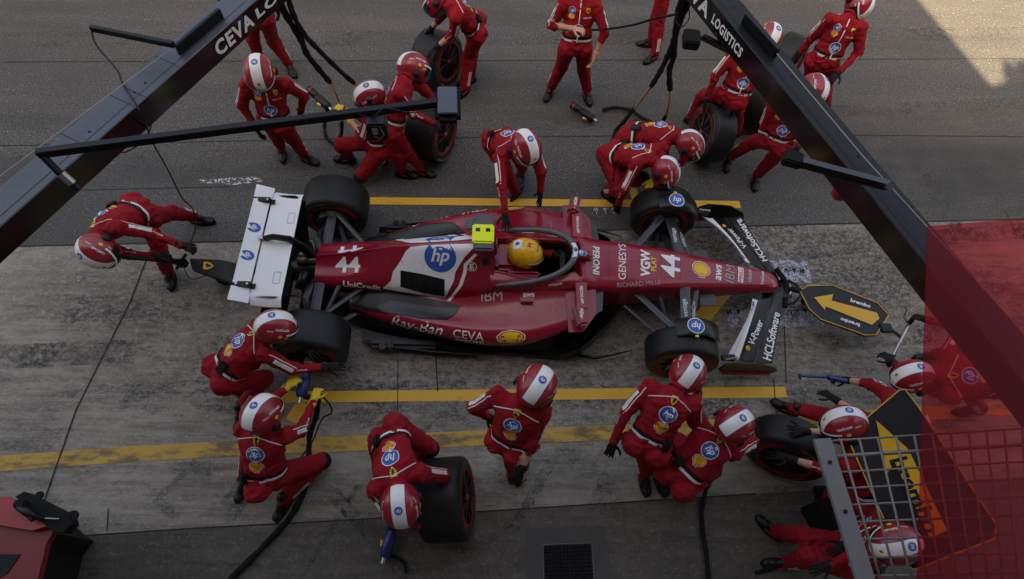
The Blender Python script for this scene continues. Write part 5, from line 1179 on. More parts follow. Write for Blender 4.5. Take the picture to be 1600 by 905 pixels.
    if front:
        onb('chest_badge', L_badge(), P_(.83)+fwd*.05-left*.09, left, fwd, .08); onb('shield_badge', L_shield(), P_(.83)+fwd*.05+left*.09, left, fwd, .06)
        onb('shell_badge', L_shell(), P_(.70)+fwd*.05-left*.09, left, fwd, .07); onb('round_badge', L_badge(), P_(.42)+fwd*.05, left, fwd, .13)
        onb('lettering', [(text2d('UniCredit', .02), M_WHITED, 0)], P_(.69)+fwd*.05+left*.09, left, fwd, .09)
        onb('zip', L_rect(.012, .52, M_WHITED, .08), P_(.66)+fwd*.05, left, fwd, 1, off=.003)
    # belt: ring of points pressed on to the waist
    ring = [];  cb = P_(.24)
    for a in frange(0, 2*math.pi, 41)[:-1]:
        d = left*math.cos(a)+fwd*math.sin(a); hh = bv.ray_cast(cb, d, .3); ring.append((hh[0] if hh[0] is not None else cb+d*.16)+d*.005)
    def band(o, w, m, nm, off=0):
        b2 = MB(); b2.grid([[p+spine*(o+k*w)+ (p-cb).normalized()*off for p in ring] for k in (-.5, 0, .5)], m, close=True)
        return link(nm, b2.mesh(nm, True), root, Matrix.Identity(4))
    band(0, .034, M_BLKM, 'belt'); band(-.030, .024, M_SUITW, 'belt_stripe', .001)
    if radio:
        p = ring[26 if seed % 2 else 34]; d = (p-cb).normalized(); T = m4(basis(d, spine), p+d*.022); b2 = MB(); b2.box((0, 0, 0), (.04, .07, .11), M_BLK, bev=.01); b2.tube([(0, .02, .05), (0, .03, .15)], .004, M_BLK, 6); rp = link('radio_pack', b2.mesh('radio_pack'), root, T)
    # yoke piping and stripes along sleeves and calves
    def along(name, A, C_, N0, w, m, t0, t1, lat=0, dash=None):
        A, C_ = Vector(A), Vector(C_); d = (C_-A); L = d.length; U = d.normalized(); N1 = Vector(N0); N1 = (N1-U*N1.dot(U))
        if N1.length < .05: return
        N1.normalize(); V = N1.cross(U); lay_ = [(poly2d([(t0*L,-w/2+lat),(t1*L,-w/2+lat),(t1*L,w/2+lat),(t0*L,w/2+lat)], .04), m, 0)]
        if dash: lay_.append((xf(text2d(dash, .0), (t1-t0)*L*.8, dx=(t0+t1)/2*L), M_SUIT, .001))
        b2 = MB(); lay(lay_, A, U, V, N1, bv, 1, b2, off=.004, reach=.16, back=.05)
        if b2.f: link(name, b2.mesh(name), root, Matrix.Identity(4))
    for s_, sg in (('l', 1), ('r', -1)):
        outw = (left*sg*.8 + Vector((0, 0, .7)) ).normalized(); sh, el, wr = J[s_+'s'], J[s_+'e'], J[s_+'w']
        along('sleeve_stripe', sh, el, outw, .036, M_SUITW, .25, .95, 0); along('sleeve_piping', sh, el, outw, .007, M_SUITW, .0, 1.0, .034)
        along('sleeve_lettering', sh, el, outw+fwd*.5, .0, M_SUITW, .3, .9, .0, None)
        b2 = MB(); d = (wr-el).normalized(); N1 = (outw-d*outw.dot(d)).normalized(); lay([(text2d('UniCredit', .02), M_WHITED, 0)], el.lerp(wr, .25), d, N1.cross(d), N1, bv, .09, b2, off=.004, reach=.15)
        if b2.f: link('sleeve_lettering', b2.mesh('sleeve_lettering'), root, Matrix.Identity(4))
        out2 = (left*sg + bk*.25 + Vector((0, 0, .15))).normalized() if abs(left.z) < .6 else Vector((0, -1, .5))
        if back and not front: out2 = (left*sg+bk*.6).normalized()
        for o_ in (-.016, .016): along('leg_stripe', J[s_+'k'], J[s_+'a'], out2, .012, M_SUITW, .42, .86, o_)
        along('leg_stripe', J[s_+'k'], J[s_+'a'], out2, .008, M_SUITW, .42, .86, 0)
        # shoulder piping: from the neck over the shoulder
        b2 = MB(); pts = []
        for t in frange(0, 1, 10):
            c = (J['neck']-spine*.03).lerp(sh-spine*.02, t*1.0); N1 = (bk*.8+spine*.6).normalized(); c = c+bk*.03+spine*(-.05*t)
            hh = bv.ray_cast(c+N1*.25, -N1, .35)
            if hh[0] is not None: pts.append(hh[0]+N1*.003)
        if len(pts) > 2: b2.tube(pts, .0045, M_SUITW, 5); link('shoulder_piping', b2.mesh('shoulder_piping'), root, Matrix.Identity(4))
        if kneel[0 if s_ == 'l' else 1]:
            b2 = MB(); kd = (J[s_+'k']-J[s_+'h']).normalized(); blob_s(b2, J[s_+'k']+kd*.025, .082, .082, .075); mm = b2.mesh('knee_pad', True); mm.materials.clear(); mm.materials.append(M_BLKM); link('knee_pad', mm, root, Matrix.Identity(4))
    # collar
    b2 = MB(); nd = (J['head']-J['neck']).normalized(); RR = basis(nd, fwd); b2.grid([[J['neck']+nd*(.03+.03*k) + (RR @ Vector((0, math.cos(a), math.sin(a))))*(.075-.004*k) for a in frange(0, 2*math.pi, 25)[:-1]] for k in (0, .5, 1)], M_SUIT, close=True); link('collar', b2.mesh('collar', True), root, Matrix.Identity(4))
    return root

LD = lambda a: Vector((math.cos(rad(a)), math.sin(rad(a)), 0))      # compass: 0 = towards the car's nose, 90 = away from the garage
person('driver', 'driver in yellow helmet sitting in the cockpit of the racing car', look=LD(-8), pitch=.25, group=None)
person('jack_rear', 'crouching crew member gripping the rear jack handle behind the rear wing', look=(.75, -.25, -.6), up=(-.55, -.55, .6), hands=('grip', 'grip'), toes=((322, 345), (266, 444)), seed=1, front=False)
person('walk_left', 'crew member walking under the long lamp arm, left of the fallen tyre gun', look=LD(-80), pitch=.75, toes=((494, 254), (441, 240)), hands=('relax', 'relax'), seed=2)
person('behind_beam', 'crew member half hidden above the left lettered beam, only trousers showing', look=LD(-60), pitch=.3, toes=((462, 122), (392, 100)), seed=3)
person('gun_far_rear', 'kneeling crew member in yellow gloves holding the wheel gun by the far rear wheel', look=LD(195), pitch=.6, hands=('grip', 'grip'), glove=1, bare=(True, False), seed=4, kneel=(True, False))
person('tyre_far_rear', 'bent crew member carrying the tyre beside the far rear wheel', look=LD(10), pitch=.6, hands=('grip', 'grip'), toes=((650, 274), (683, 274)), seed=5, front=False)
person('tyre_top', 'crew member at the top edge stooping over an upright tyre, elbows bare', look=LD(200), pitch=.7, hands=('open', 'open'), bare=(True, True), toes=((715, 150), (722, 128)), seed=6)
person('stand_mid', 'crew member standing upright without gloves, holding a coiled black cable', look=LD(-90), pitch=.2, hands=('relax', 'grip'), glove=2, bare=(True, True), toes=((921, 160), (852, 156)), seed=7)
person('legs_top', 'crew member at the top edge beside the hanging hoses, only legs in view', look=LD(200), pitch=.2, toes=((1002, 100), (997, 66)), seed=8)
person('car_steady', 'crew member beyond the cockpit leaning over with one glove on the halo', look=(.35, -.62, -.75), up=(.25, -.3, .8), hands=('open', 'open'), toes=((803, 312), (822, 278)), seed=9)
person('wheel_front_far', 'crew member bent double over the far front wheel, one arm reaching down', look=(.2, -.55, -.85), up=(.85, -.2, .35), hands=('open', 'grip'), seed=10, front=False)
person('gun_front_far', 'crouching crew member behind his colleague at the far front wheel, head towards the tyre', look=(.5, -.5, -.7), up=(.8, .1, .5), hands=('grip', 'grip'), glove=1, seed=11, front=False)
person('tyre_right_a', 'crew member bending under the right beam with both gloves on a tyre', look=LD(-115), pitch=.55, hands=('open', 'open'), toes=((1068, 196), (1145, 216)), seed=12)
person('walk_right', 'crew member striding below the right beam, helmet showing past its edge', look=LD(-95), pitch=.4, hands=('relax', 'relax'), toes=((1180, 294), (1136, 262)), seed=13)
person('stand_right', 'crew member standing beyond the right beam looking down, arms at the sides', look=LD(-100), pitch=.6, hands=('relax', 'relax'), seed=14)
person('wheel_rear_near', 'squatting crew member with one hand on the near rear tyre, back to the camera', look=(.75, .25, -.6), up=(.1, .25, .95), hands=('open', 'open'), toes=((380, 620), (372, 664)), seed=15, front=False)
person('gun_rear_near', 'kneeling crew member working the wheel gun at the near rear wheel', look=(.35, .75, -.55), up=(-.05, .2, .95), hands=('grip', 'grip'), glove=1, toes=((370, 780), (428, 815)), kneel=(False, True), seed=16, front=False)
person('tyre_near_a', 'crew member bent over an upright tyre in the foreground with spread fingers', look=(.1, -.6, -.8), up=(.1, -.75, .65), hands=('open', 'grip'), kneel=(True, False), seed=17, front=False)
person('stand_near', 'crew member standing between the box line and garage line, one bare forearm hanging', look=LD(65), pitch=.55, hands=('relax', 'relax'), bare=(False, True), seed=18, front=False, radio=False)
person('wheel_front_near', 'crew member standing stooped with helmet over the near front tyre', look=LD(60), pitch=.65, hands=('relax', 'open'), toes=((1011, 775), (1035, 760)), seed=19, front=False)
person('gun_front_near', 'crouched crew member between the stooping colleague and a spare tyre', look=LD(30), pitch=.6, hands=('grip', 'grip'), toes=((1048, 745), (1072, 770)), seed=20, front=False)
person('jack_front', 'crew member behind the red pane holding the front jack handle', look=LD(190), pitch=.55, hands=('grip', 'grip'), seed=21)
person('gun_right', 'crew member under the raised arrow board reaching out with a blue tool', look=LD(185), pitch=.6, hands=('open', 'grip'), bare=(True, True), toes=(None, (1212, 628)), seed=22)
person('tyre_near_b', 'crew member left of the dark arrow board with both gloves on a tyre', look=LD(190), pitch=.6, hands=('open', 'open'), bare=(True, True), seed=23)
person('corner', 'crew member half hidden below the wire grille in the bottom right corner', look=LD(190), pitch=.5, hands=('relax', 'relax'), toes=((1200, 880), (1192, 815)), seed=24)
# ================================================================== GANTRY
def beam(name, label, A, B_, w, h, face_m, side_m, ext=(0, 0)):
    """square hollow section boom; A,B_ centre line of the top face"""
    A, B_ = Vector(A), Vector(B_); d = (B_-A).normalized(); A = A - d*ext[0]; B_ = B_ + d*ext[1]; t = thing(name, label, 'gantry beam', (A+B_)/2, 'pit gantry booms')
    s_ = Vector((d.y, -d.x, 0)).normalized(); L = (B_-A).length; b = MB()
    P = lambda p, q, z: p + s_*q + Vector((0, 0, z))
    e = .006
    for (q0, z0, q1, z1, m) in ((-w/2+e, 0, w/2-e, 0, face_m), (w/2-e, 0, w/2, -e, face_m), (w/2, -e, w/2, -h, side_m), (w/2, -h, -w/2, -h, side_m), (-w/2, -h, -w/2, -e, side_m), (-w/2, -e, -w/2+e, 0, face_m)):
        b.quad(P(A, q0, z0), P(B_, q0, z0), P(B_, q1, z1), P(A, q1, z1), m)
    b.quad(P(A, -w/2, 0), P(A, w/2, 0), P(A, w/2, -h), P(A, -w/2, -h), side_m); b.quad(P(B_, -w/2, 0), P(B_, w/2, 0), P(B_, w/2, -h), P(B_, -w/2, -h), side_m)
    o = b.build('boom', t)
    return t, o, d, s_, A, B_
ZB = 2.8
La, Lb = (pix(8, 285, ZB)+pix(60, 300, ZB))/2, (pix(343, 0, ZB)+pix(400, 0, ZB))/2
Ra, Rb = (pix(1157, 0, ZB)+pix(1112, 0, ZB))/2, None
d_ = (pix(1486, 389, ZB)-pix(1157, 0, ZB)).normalized(); Rb = Ra + d_*2.5
bL, boL, dL, sL, A1, B1_ = beam('gantry_beam', 'blue grey gantry beam crossing the top left corner, white lettering on its side', La, Lb, .232, .19, M_BEAM, M_BEAMB, (2.2, 4.2))
bR, boR, dR, sR, A2, B2_ = beam('gantry_beam', 'dark gantry beam running from the top edge down to the right edge', Rb, Ra, .225, .2, M_BEAMD, M_BEAMB, (2.4, 4.0))
def panel_marks(o, t, A, B_, s_, w, ts, long_off=.25):
    b = MB(); d = (B_-A).normalized(); up_ = Vector((0, 0, .0015))
    for q in ts:
        p = A + d*q; 
        for k in (0, .012): pass
        a, c = p - s_*w*.48 + up_, p + s_*w*.48 + up_; b.quad(a, c, c+d*.005, a+d*.005, M_DARK)
    a, c = A + s_*w*long_off + up_, B_ + s_*w*long_off + up_; b.quad(a, c, c+s_*.004, a+s_*.004, M_DARK); b.build('panel_seam', t)
    b = MB()
    for q in ts: b.tube([A+d*(q+.1)+s_*.02, A+d*(q+.1)+s_*.02+Vector((0, 0, .006))], .008, M_BLK, 8); 
    b.build('screw_heads', t)
panel_marks(boL, bL, A1, B1_, sL, .232, [1.0, 1.9, 2.62, 3.02, 3.12, 3.45, 4.3, 5.2]); panel_marks(boR, bR, A2, B2_, sR, .225, [1.0, 2.2, 3.1, 3.9, 4.8], -.3)
def beam_text(o, s, pA, pB, A, d, s_, w, h, sign, layers=None, hfac=.62):
    """lettering on the side face between two seen points"""
    n_ = s_*sign; pl = A + n_*w/2
    def onp(px, py):
        v = ray(px, py); t = (pl-CAM).dot(n_)/v.dot(n_); return CAM + v*t
    a, b2 = onp(*pA), onp(*pB); U = (b2-a); Lx = U.dot(d); zc = -h*.5; a0 = A + d*((a-A).dot(d)) + n_*(w/2+.002) + Vector((0, 0, zc)); b0 = A + d*((b2-A).dot(d)) + n_*(w/2+.002) + Vector((0, 0, zc))
    U = (b0-a0); wd = U.length; U.normalize(); V = Vector((0, 0, 1)); t = text2d(s, .035, 0, 1.15); sy = h*hfac/(t[2]*wd); m_ = MB()
    m_.add([(a0+b0)/2 + U*x*wd + V*y*wd*sy for x, y in t[0]], t[1], M_WHITED); m_.build('lettering', o)
beam_text(boL, 'CEVA', (333, 70), (392, 22), A1, dL, sL, .232, .19, 1)
beam_text(boL, 'LOGISTICS', (398, 17), (520, -95), A1, dL, sL, .232, .19, 1, hfac=.42)
beam_text(boR, 'LOGISTICS', (1116, 22), (1160, 82), A2, dR*1, sR, .225, .2, -1 if (sR.dot(Vector((-1, 0, 0))) < 0) else 1, hfac=.42)
beam_text(boR, 'CEVA', (1062, -48), (1110, 14), A2, dR*1, sR, .225, .2, -1 if (sR.dot(Vector((-1, 0, 0))) < 0) else 1)
# raised flange boxes on top of the booms
for t_, (p, q), s_ in ((bL, ((277, 78), (345, 20)), sL), (bR, ((1163, 28), (1214, 84)), sR)):
    a, c = pix(*p, ZB+.04), pix(*q, ZB+.04); b = MB(); d = (c-a).normalized(); nn = Vector((-d.y, d.x, 0)); Mx = Matrix((d, nn, Vector((0, 0, 1)))).transposed().to_4x4(); Mx.translation = (a+c)/2 - Vector((0, 0, .0))
    b.box((0, 0, 0), ((c-a).length, .035, .08), M_BEAMD, M4=Mx, bev=.006); b.build('flange_box', t_)
# thin cable along each boom
for pts, lab in (([(-10, 283), (100, 201), (265, 78)], 'thin pale cable stretched along the outer edge of the left beam'), ([(1214, 84), (1350, 246), (1486, 395), (1620, 545)], 'thin pale cable stretched along the outer edge of the right beam')):
    b = MB(); b.tube([pix(x, y, ZB+.05) for x, y in pts], .0035, mat('cable_pale', (.30, .28, .25), .6), 6); tag(b.build('cable'), lab, 'cable')

def pole(name, label, a, b2, z0, z1, th, m, cat='lamp arm'):
    A, B_ = pix(*a, z0), pix(*b2, z1); t = thing(name, label, cat, (A+B_)/2); b = MB(); d = (B_-A).normalized(); nn = Vector((0, 0, 1)).cross(d).normalized(); up_ = d.cross(nn); Mx = Matrix((d, nn, up_)).transposed().to_4x4(); Mx.translation = (A+B_)/2
    b.box((0, 0, 0), ((B_-A).length, th, th*1.15), m, M4=Mx, bev=.004); b.build('arm', t); return t, A, B_, Mx
tp, A, B_, Mx = pole('lamp_arm', 'long black arm ending in a rectangular lamp above the tyre carrier', (58, 240), (690, 160), 3.0, 3.0, .045, M_BEAMD)
# lamp head
b = MB(); lc = pix(699, 158, 3.02); Rz = Matrix.Rotation(rad(4), 4, 'Z'); Rz.translation = lc
b.box((0, 0, -.045), (.165, .27, .09), M_BLKM, M4=Rz, bev=.03); hd = b.build('lamp_head', tp, smooth=True, sharp=35)
b = MB(); b.box((0, .005, .004), (.125, .235, .012), M_BEAM, M4=Rz, bev=.012); b.box((-.005, .10, -.05), (.11, .05, .05), M_BLK, M4=Rz); b.build('lamp_panel', hd, smooth=True, sharp=35)
b = MB(); b.tube([A+Vector((.02, -.0, -.02)), A+Vector((.09, -.06, -.09)), A+Vector((.16, -.1, -.2))], .022, M_BLK, 10); b.tube([A+Vector((.10, -.065, -.10)), A+Vector((.14, -.09, -.16))], .03, M_METAL, 12); b.build('bracket', tp, smooth=True, sharp=40)
tp2, A, B_, Mx = pole('support_arm', 'short black arm sticking out beyond the left beam', (142, 44), (272, 70), 2.95, 2.95, .035, M_BEAMD, 'support arm')
tp3, A, B_, Mx = pole('lamp_arm', 'black lamp arm bolted across the right beam with small square lamp', (1388, 290), (1252, 254), 2.95, 2.95, .05, M_BEAMB)
b = MB(); lc = pix(1238, 249, 2.93); Rz = Matrix.Rotation(rad(-18), 4, 'Z'); Rz.translation = lc; b.box((0, 0, 0), (.12, .10, .07), M_BLKM, M4=Rz, bev=.01); b.tube([lc+Vector((.05, 0, 0)), pix(1262, 256, 2.95)], .018, M_BLK, 8); b.build('lamp_head', tp3, smooth=True, sharp=35)
b = MB(); b.tube([pix(1384, 290, 2.93), pix(1391, 291, 3.0)], .022, M_METAL, 12); b.build('bolt', tp3, smooth=True, sharp=40)
tp4, A, B_, Mx = pole('lamp_arm', 'black lamp arm under the lettered end of the right beam', (1150, 84), (1098, 58), 2.55, 2.55, .04, M_BEAMB)
b = MB(); lc = pix(1080, 62, 2.55); Rz = Matrix.Rotation(rad(-6), 4, 'Z'); Rz.translation = lc; b.box((0, 0, 0), (.13, .16, .09), M_BLKM, M4=Rz, bev=.01); b.tube([lc, pix(1100, 59, 2.55)], .02, M_BLK, 8); b.build('lamp_head', tp4, smooth=True, sharp=35)
# red signal lamp under the right beam
t = thing('signal_lamp', 'small red signal lamp hanging under the right beam', 'signal lamp', pix(1316, 298, 2.55)); b = MB(); c = pix(1316, 298, 2.5)
b.tube([c+Vector((0, 0, .10)), c+Vector((0, 0, .02)), c-Vector((0, 0, .05)), c-Vector((0, 0, .09))], [.03, .06, .055, .02], M_TRED, 16); b.build('red_lens', t, smooth=True); b = MB(); b.tube([c+Vector((0, 0, .09)), c+Vector((.05, .02, .16))], .02, M_BLK, 8); b.build('bracket', t)
# box camera hanging from the lamp arm
t = thing('gantry_camera', 'black box camera hanging from the long lamp arm', 'camera', pix(590, 200, 2.85)); c = pix(590, 198, 2.8); Rz = Matrix.Rotation(rad(3), 4, 'Z'); Rz.translation = c
b = MB(); b.box((0, 0, 0), (.13, .12, .15), M_BLK, M4=Rz, bev=.012); b.tube([c+Vector((-.02, .02, .06)), c+Vector((-.03, .05, .2))], .02, M_BLK, 8); b.box((.0, .055, .06), (.09, .05, .07), M_BLKM, M4=Rz, bev=.01); bd = b.build('housing', t, smooth=True, sharp=35)
b = MB(); b.box((-.01, -.062, .02), (.035, .006, .06), M_GREY, M4=Rz, bev=.002); b.tube([c+Vector((.03, -.06, .06)), c+Vector((.05, -.07, .0)), c+Vector((.02, -.07, -.04)), c+Vector((-.02, -.065, -.02))], .0025, M_GREY, 5); b.build('camera_label', bd)
b = MB(); b.tube([pix(560, 178, 3.05), pix(580, 186, 3.0), pix(600, 168, 3.1), pix(640, 176, 3.05), pix(682, 172, 3.0)], .004, M_BLK, 5); b.build('lead', t)
# loose black cables
def cable(label, pts, r, m=M_BLK, name='cable', cat='cable'):
    P = [np.array(pix(x, y, z)) for x, y, z in pts]; C_ = [Vector(p) for p in catmull(P, 8)]; b = MB(); rr = [r*(1.12+.22*math.sin(i*1.3)*math.sin(i*.47)) for i in range(len(C_))] if name == 'air_hose' else r
    b.tube(C_, rr, m, 8); return tag(b.build(name, smooth=True), label, cat)
cable('black cable dangling from the short arm across the left beam to the ground', [(142, 44, 2.95), (150, 70, 2.9), (183, 110, 2.85), (192, 132, 2.83), (222, 180, 2.83), (240, 225, 2.2), (262, 265, 1.4), (285, 310, .6), (300, 325, .4), (307, 350, .2), (296, 385, .75)], .007)
cable('thin black loop of cable hanging under the left beam', [(228, 180, 2.6), (236, 195, 2.5), (232, 207, 2.4), (218, 225, 2.5), (195, 238, 2.55), (175, 236, 2.6)], .005)
cable('coiled black cable stretching from the hands of the standing crew member', [(893, 42, 1.2), (930, 47, 1.15), (985, 40, 1.6), (1020, 30, 2.0), (1058, 22, 2.5)], .012, M_BLKM)
# air hoses
cable('thick black air hose hanging from the gantry, ending at the far rear wheel gun', [(426, -20, 2.7), (446, 22, 2.4), (470, 62, 2.0), (480, 85, 1.7), (502, 113, 1.3), (515, 128, 1.1)], .026, M_BLKM, 'air_hose', 'air hose')
cable('thick black air hose hanging from the gantry towards the kneeling gunner', [(446, -20, 2.7), (458, 22, 2.4), (474, 52, 2.1), (492, 72, 1.8), (525, 105, 1.4), (553, 130, 1.1)], .022, M_BLKM, 'air_hose', 'air hose')
cable('gold braided hose end above the far rear wheel gun', [(515, 126, 1.1), (524, 145, .95), (530, 160, .7)], .014, M_GOLD, 'hose_end', 'hose')
cable('gold braided hose end beside the kneeling gunner helmet', [(552, 129, 1.1), (562, 136, 1.0), (572, 142, .9)], .012, M_GOLD, 'hose_end', 'hose')
cable('curved black hose on the asphalt beside the kneeling gunner', [(512, 170, .3), (507, 195, .1), (510, 215, .05), (524, 224, .05), (533, 210, .08), (534, 190, .3)], .02, M_BLKM, 'air_hose', 'air hose')
cable('thick black hose bundle hanging below the top edge beside the right beam', [(1086, -20, 2.7), (1072, 12, 2.4), (1060, 40, 2.1), (1052, 66, 1.8), (1040, 95, 1.5), (1028, 118, 1.3), (1018, 134, 1.1)], .026, M_BLKM, 'air_hose', 'air hose')
cable('second black hose hanging beside the bundle near the right beam', [(1076, -20, 2.7), (1062, 12, 2.4), (1056, 50, 2.0), (1052, 90, 1.5), (1046, 110, 1.3), (1047, 140, 1.0)], .028, M_BLKM, 'air_hose', 'air hose')
cable('gold braided hose running down to the crouching pair', [(1018, 134, 1.1), (1005, 152, .8), (992, 170, .5)], .014, M_GOLD, 'hose_end', 'hose')
cable('gold braided hose hanging straight down near the crouching pair', [(1047, 138, 1.0), (1046, 158, .8), (1041, 180, .5)], .016, M_GOLD, 'hose_end', 'hose')
cable('black hose curving behind the crouching pair at the far front wheel', [(992, 168, .5), (975, 190, .3), (962, 205, .15), (957, 222, .1)], .022, M_BLKM, 'air_hose', 'air hose')
cable('black hose lying on the asphalt between the loose wheel gun and the crouching pair', [(942, 172, .05), (960, 168, .05), (985, 172, .05), (1005, 185, .05), (1030, 194, .08), (1041, 180, .4)], .02, M_BLKM, 'air_hose', 'air hose')
cable('tangled thin black cables beside the right hose bundle', [(1080, -10, 2.6), (1062, 15, 2.4), (1056, 32, 2.3), (1066, 42, 2.3), (1077, 28, 2.3), (1074, 8, 2.4), (1060, 0, 2.5)], .006)
cable('thick black hose snaking from the near rear wheel gun out of the bottom edge', [(497, 622, .55), (494, 650, .4), (484, 680, .2), (482, 720, .06), (476, 765, .04), (455, 805, .04), (415, 850, .04), (360, 905, .04), (330, 940, .04)], .024, M_BLKM, 'air_hose', 'air hose')
cable('thin air line with silver fitting on the near rear wheel gun', [(500, 615, .55), (515, 632, .4), (518, 645, .3), (503, 655, .2), (488, 690, .12), (470, 715, .06)], .008)
cable('black hose running from the crouched pair out of the bottom edge', [(1125, 733, .4), (1108, 755, .1), (1097, 790, .04), (1098, 830, .04), (1104, 868, .04), (1108, 920, .04)], .018, M_BLKM, 'air_hose', 'air hose')
cable('black cable crossing the bottom right corner', [(1180, 895, .03), (1240, 880, .03), (1300, 858, .1), (1340, 840, .4)], .014, M_BLKM)

# ================================================================== SPARE TYRES
def spare(label, c, axis, kind='r', up=None):
    t = thing('wheel_and_tyre', label, 'tyre', (c[0], c[1], c[2]-.35), 'loose slick tyres held by the crew'); ax = Vector(axis).normalized()
    z = Vector((0, 0, 1)); x = ax.cross(z).normalized() if abs(ax.z) < .95 else Vector((1, 0, 0)); z2 = x.cross(ax); mw = Matrix((x, ax, z2)).transposed().to_4x4(); mw.translation = Vector(c)
    put_wheel(kind, mw, t)
def pc(px, py, z): return tuple(pix(px, py, z))
spare('upright slick tyre under the gloves of the crew member at the top edge', pc(683, 92, .36), (.8, -.42, .15), 'r')
spare('upright slick tyre held in front of the bent tyre carrier, left of the lamp', pc(674, 205, .36), (.86, -.35, .1), 'r')
spare('upright slick tyre under the gloves of the crew member below the right beam', pc(1111, 208, .36), (-.95, -.1, .2), 'f')
spare('dark slick tyre half hidden behind the upper right beam', pc(1228, 96, .36), (.7, -.6, .1), 'f')
spare('slick tyre mostly hidden between the two crew members under the right beam', pc(1192, 160, .36), (.7, -.5, 0), 'r')
spare('big slick tyre in the foreground with red rim facing right', pc(697, 780, .36), (.95, .04, .2), 'r')
spare('slick tyre lying between the crouched pair and the arrow board', pc(1230, 700, .36), (-.42, -.88, .12), 'f')

# ================================================================== WHEEL GUNS
def gun(label, c, d, m_body, long=.26, up=(0, 0, 1)):
    R3 = basis(Vector(d), Vector(up)); T = m4(R3, c); t = thing('wheel_gun', label, 'wheel gun', c, 'pneumatic wheel guns')
    b = MB(); w = T
    def tb(pts, r, m, n=12): b.tube([w @ Vector(p) for p in pts], r, m, n)
    tb([(-.10, 0, 0), (-.07, 0, 0), (.08, 0, 0), (.12, 0, 0)], [.04, .052, .05, .035], m_body); b.build('barrel', t, smooth=True, sharp=50)
    b = MB(); tb([(.11, 0, 0), (.13, 0, 0), (long, 0, 0)], [.03, .046, .048], M_BLK, 14); b.build('socket', t, smooth=True, sharp=40)
    b = MB(); tb([(long-.05, 0, 0), (long-.035, 0, 0)], .051, M_TRED, 14); b.build('socket_ring', t, smooth=True, sharp=40)
    b = MB(); tb([(-.04, 0, -.03), (-.06, 0, -.15)], .024, M_BLKM, 10); b.box((0, 0, 0), (.05, .07, .05), M_BLK, M4=T @ Matrix.Translation((-.06, 0, -.15)), bev=.01); b.build('grip', t, smooth=True, sharp=50)
    b = MB(); tb([(-.10, 0, 0), (-.15, 0, .0)], .018, M_METAL, 8); tb([(-.02, .05, 0), (.03, .06, 0)], .014, M_YEL, 8); b.build('fitting', t, smooth=True, sharp=50)
gun('wheel gun with red ring resting in front of the kneeling gunner', pc(505, 160, .45), (-.6, .55, .1), M_BLK)
gun('wheel gun lying alone on the asphalt beside the standing crew member', pc(918, 180, .10), (-.7, .6, 0), M_BLK, up=(0, -.5, .8))
gun('blue and black wheel gun held at the near rear wheel', pc(474, 604, .5), (.1, .95, .1), M_BLUET)
gun('blue wheel gun lying on the concrete beside the foreground tyre', pc(606, 852, .12), (.2, .9, .1), M_BLUET)
gun('wheel gun pressed on the far front wheel', pc(1010, 282, .45), (.3, -.9, -.1), M_BLK)
cable('short black hose and silver lever trailing from the blue wheel gun on the concrete', [(612, 866, .08), (622, 872, .06), (632, 880, .05), (634, 895, .05)], .012, M_BLKM, 'air_hose', 'air hose')
t = thing('measuring_tool', 'slim blue hand tool held out towards the front wing', 'hand tool', pix(1280, 590, .55)); b = MB(); b.tube([pix(1250, 588, .5), pix(1296, 590, .55)], [.010, .012], M_BLUET, 8); b.build('rod', t, smooth=True); b = MB(); b.tube([pix(1249, 585, .5), pix(1250, 592, .5)], .014, M_BLK, 8); b.build('tip', t); b = MB(); b.tube([pix(1294, 590, .55), pix(1322, 596, .55)], .026, M_BLUET, 10); b.build('handle', t, smooth=True, sharp=40)

# ================================================================== JACKS
def board(label, P, z, zt, arrow, texts, m_face=M_BOARD, name='arrow_board', cat='arrow board', par=None, tilt=None, th=.03):
    """flat octagonal plate: P outline seen in the photograph on the tilted plane"""
    pts = [Vector(pix(x, y, q)) for x, y, q in P]; n_ = Vector((0, 0, 0)); k = len(pts)
    c = sum(pts, Vector())/k
    for i in range(k): n_ += (pts[i]-c).cross(pts[(i+1) % k]-c)
    n_.normalize()
    if n_.z < 0: n_ = -n_
    pts = [p - n_*(p-c).dot(n_) for p in pts]
    t = par or thing(name, label, cat, (c.x, c.y, 0)); b = MB(); b.slab(pts, -n_, th, m_face); o = b.build('board_face' if par is None else 'arrow_plate', t)
    b = MB(); b.tube([p+n_*.004 for p in pts+[pts[0]]], .0055, M_AMBER, 6); b.build('edge_trim', o)
    def onb(px, py):
        v = ray(px, py); s_ = (c+n_*.006-CAM).dot(n_)/v.dot(n_); return CAM+v*s_
    b = MB(); q = [onb(*a) for a in arrow]; b.slab(q, n_, .004, M_AMBER); b.build('arrow', o)
    for s, pA, pB, m, off in texts:
        a, e = onb(*pA), onb(*pB); U = (e-a); w = U.length; U.normalize(); V = n_.cross(U); tt = text2d(s, .03); b = MB(); b.add([(a+e)/2+U*x*w+V*y*w+n_*off for x, y in tt[0]], tt[1], m); b.build('lettering', o)
    return t, c, n_, o
tj = thing('front_jack', 'front jack with dark arrow plate hooked under the car nose', 'jack', pix(1320, 480, 0))
za = .32
P = [(1250, 453, .30), (1262, 447, .30), (1300, 447, .32), (1371, 474, .40), (1388, 493, .42), (1369, 523, .42), (1352, 524, .40), (1282, 500, .32), (1264, 484, .30)]
_, cj, nj, oj = board('', P, 0, 0, [(1272, 465), (1302, 460), (1299, 470), (1370, 489), (1374, 498), (1362, 508), (1290, 479), (1289, 485)], [('brembo', (1329, 469), (1360, 479), M_WHITED, .004), ('brembo', (1343, 509), (1313, 499), M_WHITED, .004)], par=tj)
